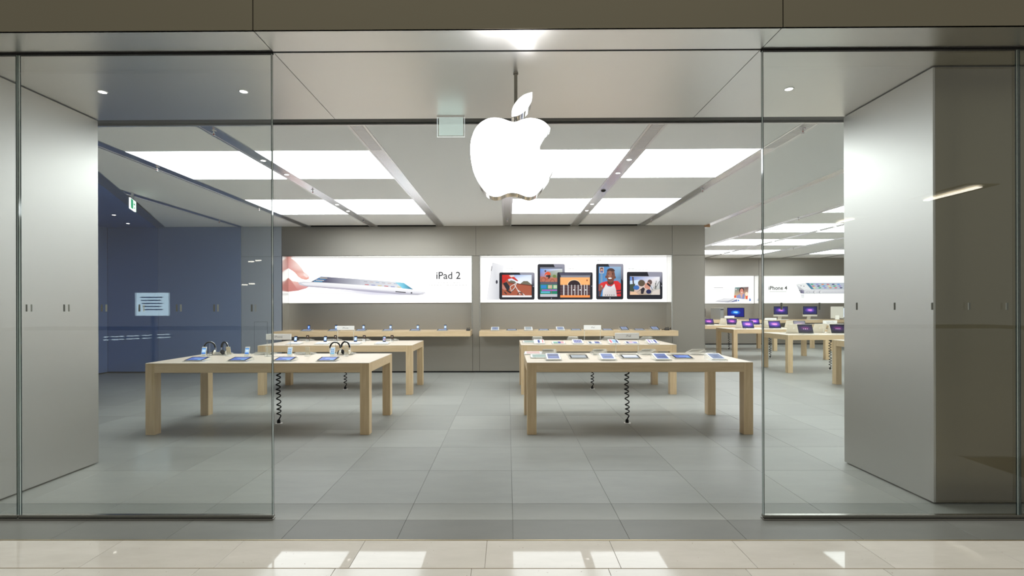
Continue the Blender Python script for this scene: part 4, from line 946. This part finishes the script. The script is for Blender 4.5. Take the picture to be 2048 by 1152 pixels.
lb1 = light_box(AL[0]+0.021, AL[1]-0.021, YP+0.0, 1.715, 2.858, 'long backlit poster of a hand holding a thin white tablet')
q = Poster(YP-0.006)
sk, skd, skl = (232, 188, 178), (205, 140, 130), (246, 222, 214)
def z3(x, y): return (540+x/8.864, 490+y/8.864)
def z4(x, y): return (740+x/8.864, 490+y/8.864)
def z5(x, y): return (950+x/8.86, 490+y/8.86)
def z6(x, y): return (1140+x/8.864, 490+y/8.864)
q.poly([(570, 586), (853, 586), (853, 591), (760, 597), (570, 590)], [(250, 249, 247), (238, 237, 242), (250, 249, 248), (248, 248, 248), (250, 249, 247)])
q.poly([z3(1050, 790), z3(1950, 830), z4(700, 900), z4(0, 880), z3(1100, 800)], [(248, 248, 248), (212, 210, 226), (240, 240, 244), (228, 227, 238), (247, 247, 248)])
q.poly([z3(a, b) for a, b in [(320, 575), (395, 640), (500, 655), (560, 690), (690, 738), (640, 768), (500, 808), (320, 830)]], [skd, sk, sk, (222, 160, 152), (225, 165, 165), (215, 150, 150), (200, 130, 125), (195, 125, 118)])
q.poly([z3(a, b) for a, b in [(320, 205), (380, 235), (440, 280), (500, 340), (560, 410), (600, 480), (660, 520), (692, 560), (690, 600), (640, 617), (560, 600), (500, 560), (450, 495), (400, 455), (320, 410)]],
       [skd, skl, skl, skl, skl, sk, skl, (240, 190, 178), (232, 165, 150), (232, 160, 145), (235, 175, 160), (236, 180, 168), (226, 165, 150), (222, 160, 150), (212, 150, 145)])
q.poly([z3(598, 500), z3(640, 515), z3(690, 560), z3(650, 578), z3(600, 545)], (248, 226, 222))
# tablet body
q.poly([(596, 565), (608, 562.5), (622, 563.6), (700, 567), (760, 573.5), (853, 584), (846, 588.5), (835, 590), (800, 588.8), (740, 584), (680, 578.5), (614, 573.2), (600, 570)],
       [(200, 200, 208), (246, 246, 246), (250, 250, 250), (250, 250, 250), (248, 248, 248), (235, 235, 238), (200, 200, 208), (150, 150, 162), (150, 150, 168), (165, 162, 185), (175, 172, 190), (165, 160, 175), (205, 205, 212)])
q.poly([(602, 566), (700, 568), (760, 574.5), (845, 583), (842, 586.5), (760, 581), (680, 575), (612, 571)], [(244, 244, 246), (250, 250, 250), (248, 248, 248), (240, 240, 243), (226, 226, 232), (232, 232, 238), (232, 232, 238), (220, 220, 226)])
q.poly([(622, 563.8), (642, 553.3), (657, 554.2), (650, 565.2)], [(70, 75, 95), (90, 130, 175), (90, 110, 150), (80, 80, 100)])
q.poly([(650, 565.2), (657, 554.2), (720, 558.5), (722, 570)], [(84, 82, 104), (110, 108, 128), (190, 192, 202), (196, 198, 208)])
q.poly([(722, 570), (720, 558.5), (790, 563.8), (805, 576.8)], [(200, 202, 212), (196, 198, 206), (222, 224, 228), (224, 226, 232)])
q.poly([(805, 576.8), (790, 563.8), (808, 566), (827, 579)], [(120, 205, 232), (170, 222, 236), (110, 190, 215), (40, 90, 120)])
for k, c in enumerate([(120, 190, 230), (235, 235, 235), (90, 150, 200), (245, 210, 150)]): q.line(628+k*4, 562.5-k*2.2, 645+k*3.4, 563.5-k*2.4, 1.1, c)
for k in range(6): q.line(728+k*12, 563+k*0.9, 735+k*12, 563.5+k*0.9, 0.9, [(150, 150, 160), (200, 170, 160), (120, 160, 200)][k % 3]); q.line(730+k*13, 569+k*1.0, 738+k*13, 569.6+k*1.0, 1.2, [(200, 70, 70), (120, 130, 190), (220, 200, 120)][k % 3])
q.line(791.5, 583.3, 812, 585.0, 1.7, (50, 45, 52)); q.ell(823.5, 585.8, 1.8, 1.4, (50, 45, 52))
q.build(lb1)
letter(lb1, 'iPad 2', 896.5, 551.7, YP-0.03, 14.3, TXT, bold=0.002)
s_ = Poster(YP-0.006)
for (x0, x1, y) in [(870, 922, 565.5), (857, 936, 570.5)]:
    x = x0; rr = random.Random(3)
    while x < x1: w_ = rr.uniform(2, 7); s_.rect(x, y-0.7, min(x+w_, x1), y+0.7, (222, 221, 220)); s_.k = 0; x += w_+1.3
s_.build(lb1, 'small_print')

lb2 = light_box(AR[0]+0.021, AR[1]-0.021, YP, 1.715, 2.858, 'long backlit poster showing five dark framed tablets and a guitar screen')
q = Poster(YP-0.006)
BK, GL = (24, 24, 34), (146, 146, 160)
def zr(f, a, b, c, d, col): q.poly([f(a, b), f(c, b), f(c, d), f(a, d)], col)
q.poly([z5(310, 312), z5(515, 365), z5(425, 970), z5(205, 970)], [(205, 206, 212), (244, 244, 245), (205, 206, 210), (232, 232, 235)])
q.poly([z5(318, 322), z5(505, 370), z5(425, 960), z5(215, 962)], [(226, 227, 230), (240, 240, 242), (200, 202, 208), (240, 240, 242)])
q.ell(*z5(385, 655), 2.0, 3.8, (50, 50, 62)); q.line(*z5(300, 375), *z5(288, 460), 1.2, (90, 90, 100))
def slate(f, x0, y0, x1, y1, gx):
    def inset(r): return [f(x0+r, y0), f(x1-r, y0), f(x1-r*.3, y0+r*.3), f(x1, y0+r), f(x1, y1-r), f(x1-r*.3, y1-r*.3), f(x1-r, y1), f(x0+r, y1), f(x0+r*.3, y1-r*.3), f(x0, y1-r), f(x0, y0+r), f(x0+r*.3, y0+r*.3)]
    q.poly(inset(22), BK)
# landscape tablet 1: mountain biker
slate(z5, 430, 488, 1055, 968, 0)
q.poly([z5(790, 492), z5(1035, 490), z5(1052, 510), z5(1052, 745), z5(1003, 690), z5(1003, 530), z5(806, 530)], [GL, (160, 160, 172), GL, (40, 40, 52), (90, 90, 104), GL, GL])
zr(z5, 480, 530, 1003, 895, (168, 88, 62)); q.poly([z5(560, 530), z5(1003, 530), z5(1003, 720), z5(600, 655)], [(90, 140, 215), (215, 228, 245), (245, 246, 248), (235, 240, 248)])
q.poly([z5(580, 655), z5(640, 625), z5(700, 640), z5(730, 668), z5(800, 690), z5(860, 640), z5(930, 640), z5(1003, 700), z5(1003, 725), z5(760, 690)], (110, 105, 88))
q.poly([z5(590, 662), z5(1003, 712), z5(1003, 728), z5(590, 676)], (110, 45, 32))
q.poly([z5(480, 530), z5(620, 530), z5(690, 560), z5(765, 635), z5(750, 645), z5(650, 590), z5(570, 610), z5(520, 670), z5(480, 670)], [(205, 40, 34), (215, 50, 40), (220, 60, 45), (190, 35, 30), (180, 30, 26), (200, 40, 34), (190, 36, 30), (170, 36, 28), (190, 40, 34)])
q.poly([z5(600, 540), z5(690, 532), z5(700, 560), z5(640, 575)], (226, 214, 208))
q.poly([z5(495, 680), z5(560, 655), z5(620, 740), z5(600, 800), z5(560, 800), z5(520, 720)], (38, 34, 42))
q.poly([z5(480, 690), z5(510, 720), z5(560, 790), z5(520, 800), z5(480, 770)], (195, 130, 115))
for a, b, c, d, w_ in [(620, 740, 740, 670, 1.2), (740, 670, 700, 760, 1.0), (700, 760, 640, 830, 1.2), (620, 745, 650, 830, 1.2), (700, 700, 800, 880, 1.4), (760, 800, 880, 890, 1.4)]: q.line(*z5(a, b), *z5(c, d), w_, (225, 222, 220))
for a, b, c, d, w_ in [(560, 800, 640, 850, 3), (640, 830, 720, 770, 1), (520, 830, 560, 870, 2)]: q.line(*z5(a, b), *z5(c, d), w_, (45, 38, 40))
q.ring(*z5(800, 880), 5.5, 1.4, (60, 45, 40))
zr(z5, 480, 893, 1003, 926, (236, 234, 234)); q.ell(*z5(1033, 735), 1.1, 1.1, (150, 150, 160))
# portrait tablet 2: editing
slate(z5, 1108, 340, 1588, 968, 0)
q.poly([z5(1390, 344), z5(1568, 342), z5(1586, 362), z5(1586, 660), z5(1545, 600), z5(1545, 395), z5(1412, 395)], [GL, (170, 170, 182), GL, (50, 50, 62), (110, 110, 124), GL, GL])
zr(z5, 1152, 395, 1545, 425, (120, 124, 140)); q.poly([z5(1152, 425), z5(1545, 425), z5(1545, 655), z5(1152, 655)], [(95, 150, 225), (225, 232, 240), (190, 120, 95), (175, 95, 75)])
q.poly([z5(1290, 470), z5(1545, 430), z5(1545, 600), z5(1290, 560)], [(150, 155, 150), (200, 205, 205), (120, 140, 90), (130, 140, 110)])
q.poly([z5(1152, 560), z5(1545, 590), z5(1545, 655), z5(1152, 655)], (182, 112, 88)); q.ell(*z5(1405, 555), 3.5, 3.0, (110, 130, 60))
q.poly([z5(1240, 500), z5(1285, 470), z5(1335, 495), z5(1340, 540), z5(1300, 545), z5(1260, 520), z5(1225, 560)], (225, 85, 45)); q.ell(*z5(1245, 465), 1.8, 2.0, (90, 60, 55))
q.poly([z5(1255, 540), z5(1330, 530), z5(1335, 570), z5(1300, 610), z5(1290, 570), z5(1250, 560)], (35, 32, 40))
q.ring(*z5(1210, 620), 4.6, 0.8, (130, 50, 45)); q.ring(*z5(1370, 650), 4.6, 0.8, (130, 50, 45)); q.line(*z5(1215, 560), *z5(1270, 625), 0.8, (190, 40, 35)); q.line(*z5(1270, 625), *z5(1300, 575), 0.8, (190, 40, 35))
zr(z5, 1152, 655, 1545, 700, (88, 86, 100)); zr(z5, 1152, 700, 1545, 870, (22, 130, 100))
zr(z5, 1165, 712, 1265, 772, (40, 130, 200)); zr(z5, 1290, 712, 1365, 772, (200, 180, 150)); zr(z5, 1385, 712, 1450, 772, (190, 205, 170)); zr(z5, 1180, 790, 1450, 815, (170, 90, 190)); zr(z5, 1165, 825, 1325, 852, (90, 180, 210)); q.line(*z5(1350, 700), *z5(1350, 870), 0.5, (190, 60, 50))
zr(z5, 1152, 870, 1545, 918, (190, 192, 200)); q.ell(*z5(1350, 945), 1.1, 1.1, (140, 140, 150))
# landscape tablet 3: guitar
def id_(x, y): return (x, y)
slate(lambda a, b: (a/10, b/10), 11140, 5450, 11846, 5991, 0)
q.poly([(1118, 546), (1178, 545.5), (1182, 548), (1179, 555), (1122, 555)], [(70, 68, 90), (70, 70, 84), (50, 50, 62), (120, 122, 132), (90, 88, 108)])
q.rect(1121, 551, 1179, 555, (130, 134, 146)); q.rect(1120, 555, 1179, 570.5, (248, 178, 112)); q.rect(1120, 590.5, 1179, 595, (244, 150, 80)); q.rect(1120, 570, 1179, 590.5, (64, 20, 26))
q.ell(1147.5, 571, 13.6, 11.5, (250, 215, 175), 20, PI, 2*PI); q.ell(1147.5, 571, 12.6, 10.3, (40, 22, 30), 20, PI, 2*PI)
for k in range(6): q.line(1120, 572+k*3.2, 1179, 572+k*3.2, 0.9, (110, 105, 110))
for i, x in enumerate([1127, 1135.5, 1142.5, 1149, 1155.5, 1162, 1168, 1173]): q.rect(x-0.9 if i else x-1.4, 570, x+0.7 if i else x+1.2, 590.6, (210, 205, 205))
for x in (1146, 1158.5, 1169.5): q.ell(x+0.8, 580, 1.1, 1.3, (245, 245, 245))
q.ell(1173, 561, 1.3, 1.8, (150, 70, 40)); q.ell(1182.2, 572.5, 1.0, 1.0, (150, 150, 160))
# portrait tablet 4: video call
slate(z6, 452, 340, 930, 965, 0)
q.poly([z6(665, 344), z6(910, 342), z6(928, 362), z6(928, 650), z6(887, 600), z6(887, 390), z6(684, 390)], [GL, (176, 176, 186), GL, (50, 50, 62), (110, 110, 124), GL, GL])
q.poly([z6(497, 390), z6(887, 390), z6(887, 912), z6(497, 912)], [(50, 130, 195), (130, 165, 200), (60, 95, 130), (60, 130, 190)]); q.poly([z6(525, 470), z6(565, 500), z6(565, 660), z6(525, 680)], (120, 150, 180))
q.poly([z6(684, 390), z6(887, 390), z6(887, 600), z6(780, 600)], [(150, 175, 210), (150, 180, 205), (90, 120, 150), (100, 150, 190)])
q.poly([z6(a, b) for a, b in [(497, 700), (560, 665), (640, 645), (700, 700), (770, 640), (830, 640), (887, 690), (887, 912), (820, 912), (780, 740), (620, 720), (560, 790), (497, 820)]], [(225, 60, 60), (225, 40, 40), (215, 30, 35), (200, 30, 30), (215, 35, 38), (225, 45, 48), (215, 50, 50), (200, 40, 40), (205, 40, 42), (200, 30, 34), (200, 30, 34), (205, 45, 45), (215, 80, 75)])
q.poly([z6(a, b) for a, b in [(625, 690), (660, 735), (710, 745), (770, 690), (800, 790), (815, 912), (560, 912), (570, 800)]], [(225, 220, 220), (225, 222, 222), (230, 226, 226), (225, 222, 222), (210, 204, 205), (205, 200, 200), (210, 205, 205), (225, 220, 220)])
q.line(*z6(805, 815), *z6(887, 805), 2.0, (50, 35, 60)); q.line(*z6(808, 860), *z6(887, 852), 2.0, (50, 35, 60))
q.poly([z6(645, 640), z6(760, 630), z6(755, 690), z6(700, 715), z6(655, 690)], (88, 52, 44))
q.ell(*z6(705, 545), 8.6, 14.2, (120, 75, 60), 22); q.ell(*z6(622, 570), 1.3, 2.6, (110, 68, 55)); q.ell(*z6(785, 580), 1.3, 2.6, (110, 68, 55))
q.ell(*z6(708, 470), 8.0, 6.0, (74, 48, 42), 16, PI, 2*PI); q.ell(*z6(690, 520), 4.5, 6.5, (150, 98, 80)); q.ell(*z6(690, 560), 1.6, 2.4, (165, 108, 90))
q.line(*z6(655, 505), *z6(682, 500), 0.6, (40, 24, 22)); q.line(*z6(722, 503), *z6(752, 510), 0.6, (40, 24, 22)); q.ell(*z6(668, 520), 1.1, 0.7, (30, 18, 18)); q.ell(*z6(738, 524), 1.1, 0.7, (30, 18, 18))
q.ell(*z6(692, 598), 4.4, 2.6, (95, 40, 40)); q.ell(*z6(692, 594), 3.8, 1.6, (240, 236, 232))
q.poly([z6(497, 700), z6(515, 690), z6(525, 720), z6(555, 730), z6(570, 780), z6(530, 820), z6(500, 800)], (135, 90, 74)); q.ell(*z6(550, 735), 1.5, 2, (190, 150, 135)); q.poly([z6(497, 815), z6(550, 800), z6(520, 912), z6(497, 912)], (95, 60, 52))
for k in range(5): q.ell(*z6(612+k*37, 890), 0.9, 0.9, (60, 60, 66))
zr(z6, 505, 398, 582, 505, (225, 222, 222)); zr(z6, 512, 405, 576, 498, (160, 120, 110)); q.ell(*z6(545, 430), 2.0, 2.6, (60, 40, 40)); q.ell(*z6(545, 445), 1.4, 2.0, (215, 165, 150)); zr(z6, 525, 470, 565, 498, (90, 110, 165))
q.ell(*z6(690, 943), 1.2, 1.2, (160, 160, 170))
# landscape tablet 5: reading outdoors
slate(z6, 985, 482, 1610, 962, 0)
q.poly([z6(1345, 486), z6(1590, 484), z6(1608, 504), z6(1608, 700), z6(1560, 640), z6(1560, 562), z6(1372, 562)], [GL, (170, 170, 180), GL, (50, 50, 62), (110, 110, 124), GL, GL])
q.poly([z6(1037, 563), z6(1560, 563), z6(1560, 885), z6(1037, 885)], [(70, 130, 215), (240, 240, 245), (150, 160, 150), (200, 160, 130)])
q.poly([z6(1037, 640), z6(1200, 620), z6(1300, 700), z6(1037, 720)], (205, 225, 245)); q.poly([z6(1075, 563), z6(1100, 563), z6(1110, 700), z6(1090, 720)], (70, 50, 50)); q.poly([z6(1037, 700), z6(1130, 690), z6(1110, 830), z6(1037, 820)], (60, 75, 60))
q.ell(*z6(1240, 680), 7, 6.5, (92, 78, 62)); q.ell(*z6(1150, 760), 6, 4.5, (60, 110, 180)); q.ell(*z6(1385, 665), 4.6, 5.2, (100, 80, 75)); q.poly([z6(1300, 690), z6(1370, 660), z6(1410, 740), z6(1380, 800), z6(1290, 760)], (205, 145, 125))
q.poly([z6(1150, 850), z6(1270, 750), z6(1300, 780), z6(1270, 870), z6(1230, 870), z6(1225, 800)], (40, 32, 42)); q.poly([z6(1330, 700), z6(1345, 670), z6(1450, 760), z6(1430, 780)], (35, 28, 34)); q.ell(*z6(1365, 830), 5.2, 4.4, (34, 38, 84)); q.ell(*z6(1415, 760), 3, 4, (205, 210, 222))
for a, b, c, d in [(1470, 780, 1500, 640), (1480, 780, 1550, 650), (1490, 790, 1480, 680), (1430, 800, 1390, 720)]: q.line(*z6(a, b), *z6(c, d), 1.0, (70, 72, 66))
q.poly([z6(1440, 820), z6(1560, 780), z6(1560, 885), z6(1400, 885)], (215, 205, 195)); q.poly([z6(1037, 840), z6(1120, 830), z6(1200, 885), z6(1037, 885)], (228, 190, 155)); zr(z6, 1037, 560, 1560, 572, (165, 165, 180))
q.ell(*z6(1588, 728), 1.0, 1.0, (150, 150, 160))
for (f, x0, x1, y, c) in [(z5, 555, 700, 433, 186), (z5, 555, 975, 455, 228), (z5, 1125, 1180, 285, 186), (z5, 1125, 1545, 307, 228), (z5, 1640, 1740, 432, 186), (z5, 1640, 2060, 455, 228), (z6, 465, 540, 282, 186), (z6, 465, 830, 303, 228), (z6, 1005, 1135, 427, 186), (z6, 1005, 1555, 447, 228)]:
    x = x0; rr = random.Random(x0)
    while x < x1: w_ = rr.uniform(20, 60); zr(f, x, y-5, min(x+w_, x1), y+5, (c, c, c)); q.k -= 1; x += w_+12
q.build(lb2)

YP2 = YB2+0.34
lb3 = light_box(XWE+0.02, X2A-0.03, YP2, 1.715, 2.86, 'backlit poster of a tablet with a blue stand cover, right room')
q = Poster(YP2-0.006)
def z7(x, y): return (1400+x/14.4, 540+y/14.4)
q.poly([z7(410, 910), z7(690, 812), z7(1075, 815), z7(820, 935)], [(190, 190, 196), (215, 215, 220), (205, 206, 212), (160, 162, 176)])
q.poly([z7(500, 890), z7(700, 822), z7(950, 826), z7(800, 900)], [(226, 226, 228), (216, 217, 220), (238, 238, 240), (206, 208, 212)])
q.poly([z7(830, 935), z7(1075, 830), z7(1075, 905)], [(70, 74, 110), (150, 156, 190), (120, 128, 170)])
q.poly([z7(1085, 900), z7(1100, 820), z7(1135, 900)], (40, 120, 200)); q.poly([z7(1410, 890), z7(1432, 790), z7(1472, 885)], (40, 100, 180))
q.poly([z7(985, 470), z7(1420, 465), z7(1405, 895), z7(1135, 895), z7(1130, 860), z7(960, 820)], (244, 243, 242))
q.poly([z7(1008, 505), z7(1395, 490), z7(1365, 845), z7(975, 800)], [(80, 140, 140), (110, 80, 85), (225, 190, 160), (225, 190, 150)])
q.poly([z7(985, 735), z7(1040, 735), z7(1030, 800), z7(975, 800)], (235, 95, 60)); q.poly([z7(1315, 750), z7(1372, 740), z7(1365, 842), z7(1320, 835)], (230, 85, 50))
q.ell(*z7(1195, 590), 5.0, 6.2, (62, 32, 36)); q.ell(*z7(1197, 615), 3.6, 5.6, (215, 145, 125)); q.line(*z7(1170, 640), *z7(1225, 640), 0.9, (250, 245, 240)); q.poly([z7(1170, 660), z7(1230, 660), z7(1240, 700), z7(1210, 780), z7(1160, 710)], (222, 165, 150))
q.poly([z7(1040, 740), z7(1140, 695), z7(1200, 830), z7(1050, 810)], (150, 155, 195)); q.poly([z7(1225, 700), z7(1280, 680), z7(1270, 835), z7(1200, 830)], (135, 140, 185)); q.ell(*z7(1335, 690), 3, 4, (248, 226, 200)); zr(z7, 1018, 540, 1048, 575, (240, 215, 215))
for (x0, x1, y, c) in [(395, 665, 508, 175), (225, 840, 552, 226), (445, 630, 598, 226)]: zr(z7, x0, y-9, x1, y+9, (c, c, c)); q.k -= 1
q.build(lb3)
lb4 = light_box(X2B+0.03, XR-0.02, YP2, 1.715, 2.86, 'backlit poster of a white phone lying on its side, right room')
q = Poster(YP2-0.006)
def z8(x, y): return (1380+x/6.4, 520+y/6.4)
q.poly([z8(1358, 312), z8(1480, 295), z8(2200, 290), z8(2200, 430), z8(1455, 432), z8(1412, 420)], [(225, 225, 230), (250, 250, 250), (246, 246, 246), (190, 190, 200), (196, 196, 204), (160, 160, 170)])
q.poly([z8(1366, 318), z8(1480, 300), z8(1550, 376), z8(1458, 384)], (240, 240, 242)); q.poly([z8(1412, 384), z8(1458, 390), z8(1458, 430), z8(1414, 425)], [(90, 86, 120), (160, 158, 180), (120, 118, 150), (70, 66, 100)])
q.poly([z8(1550, 376), z8(2200, 378), z8(2200, 430), z8(1460, 432), z8(1460, 388)], [(236, 236, 240), (210, 210, 216), (190, 190, 200), (206, 206, 212), (230, 230, 234)])
q.poly([z8(1480, 295), z8(2200, 290), z8(2200, 374), z8(1552, 374)], [(60, 110, 150), (190, 190, 200), (170, 170, 180), (60, 130, 160)]); q.poly([z8(1520, 297), z8(2200, 292), z8(2200, 370), z8(1585, 372)], [(170, 190, 210), (196, 194, 204), (190, 190, 200), (190, 205, 215)])
cc_ = [(70, 170, 120), (90, 150, 215), (210, 110, 120), (150, 130, 200), (240, 220, 150), (60, 60, 110), (220, 140, 100)]
for i in range(6):
    for j in range(3): q.ell(*z8(1560+i*68+j*16, 312+j*22), 3.0, 1.2, cc_[(i*3+j*2) % 7], 10); q.k -= 1
q.k += 1
for x in (1512,): q.ell(*z8(x, 411), 3.6, 2.0, (176, 176, 184)); q.ell(*z8(x, 411), 2.8, 1.3, (225, 225, 230))
for x in (1595, 1668): q.ell(*z8(x, 411), 3.2, 2.8, (150, 150, 160)); q.ell(*z8(x+5, 411), 2.6, 2.4, (226, 226, 230))
for x, y in ((1400, 392), (1418, 330), (1455, 335)): q.ell(*z8(x, y), 0.9, 1.0, (80, 80, 90))
q.poly([z8(1415, 440), z8(1460, 442), z8(1455, 490), z8(1425, 490)], [(222, 222, 228), (232, 232, 236), (246, 246, 247), (246, 246, 247)])
q.rect(*z8(1015, 400), *z8(1230, 410), (222, 221, 220))
q.build(lb4)
letter(lb4, 'iPhone 4', 1555.7, 576.3, YP2-0.03, 7.4, TXT, bold=0.004)

# ================================================================== THE MALL BEHIND THE CAMERA (seen mirrored in the glass)
def mall(px, py, D): 
    d = ray(px, py); t_ = D/d.y; v = Vector((d.x*t_, D, H+d.z*t_)); return Vector((v.x, 2*YG-v.y, v.z))
s0 = mall(305, 608.5, 10.5)
ms = empty('mall_sign', (s0.x, s0.y, 0), 0, 'pale lit notice board on a post in the mall, mirrored in the left glass', 'sign')
SIGNB = principled('notice_glow', (0.5, 0.6, 0.7), 0.4, emit=(0.62, 0.84, 0.95), estr=4.5)
w_, h_ = 64*10.5/F, 46*10.5/F
link('board', MB().box(-w_/2, w_/2, -0.03, 0.03, s0.z-h_/2, s0.z+h_/2, SIGNB).mesh('board', 0.004), ms)
link('post', MB().box(-0.03, 0.03, -0.028, 0.0, 0.0, s0.z-h_/2, RAILM).mesh('post'), ms)
for k in range(5): link('text_line', MB().box(-w_*0.34+0.02*k, w_*0.36-0.04*(k % 2), 0.031, 0.033, s0.z+h_*0.30-k*0.065-0.012, s0.z+h_*0.30-k*0.065+0.012, principled('notice_ink', (0.05, 0.08, 0.1), 0.6) if k == 0 else MATS['notice_ink']).mesh('text_line'), ms)
for ya_, yb_, lab in ((-6.0, -4.5, 'lit ceiling trough in the mall, mirrored in the glass before the bronze pillar face'), (-9.6, -8.9, 'farther lit ceiling trough in the mall, mirrored at the right steel wall')):
    tr = empty('trough_light', (11.45, (ya_+yb_)/2, 4.5), 0, lab, 'light'); h2 = (yb_-ya_)/2
    link('tube', cached(('tube', h2), lambda: MB().box(-0.07, 0.07, -h2, h2, -0.03, 0.0, MATS.get('trough_glow') or principled('trough_glow', (1, 1, 1), 0.5, emit=(1, 0.93, 0.8), estr=8)).mesh('tube')), tr)
    link('reflector', cached(('refl', h2), lambda: MB().box(-0.4, 0.4, -h2-0.1, h2+0.1, 0.02, 0.05, MATS.get('reflector') or principled('reflector', (0.5, 0.45, 0.35), 0.4, 0.5)).mesh('reflector')), tr)

HR = principled('rail_glow', (0.8, 0.9, 1), 0.5, emit=(0.75, 0.93, 1.0), estr=5)
hr = empty('handrail', (-10.2, -6.4, 0), 0, 'lit glass handrail in the mall, mirrored low in the left glass', 'rail')
a_, b_ = mall(208, 674, 14.0), mall(346, 668, 14.0)
rx, ry, rz_ = hr.location
link('top_rail', MB().tube([(a_.x-rx, a_.y-ry, a_.z-0.05), (b_.x-rx, b_.y-ry, b_.z-0.05)], 0.02, RAILM, 8).mesh('top_rail'), hr)
for k in range(9):
    u0, u1 = k/9.0, (k+0.55+0.3*(k % 2))/9.0
    p0, p1 = a_.lerp(b_, u0), a_.lerp(b_, u1)
    for dz in (0.0, -0.085): link('light_strip', MB().box(p0.x-rx, p1.x-rx, a_.y-ry-0.01, a_.y-ry+0.01, p0.z+dz-0.007, p0.z+dz+0.007, HR).mesh('light_strip'), hr)
for px_, py_, lab in ((510, 522, 'upper pair of warm tube lights in the mall, mirrored by the glass edge'), (497, 568.5, 'lower pair of warm tube lights in the mall, mirrored by the glass edge')):
    c_ = mall(px_, py_, 25.0); tl = empty('tube_light', (c_.x, c_.y, c_.z), 0, lab, 'light')
    for dx in (-0.19, 0.17): link('tube', MB().box(dx-0.14, dx+0.14, -0.03, 0.03, -0.03+dx*0.15, 0.03+dx*0.15, MATS['trough_glow']).mesh('tube'), tl)
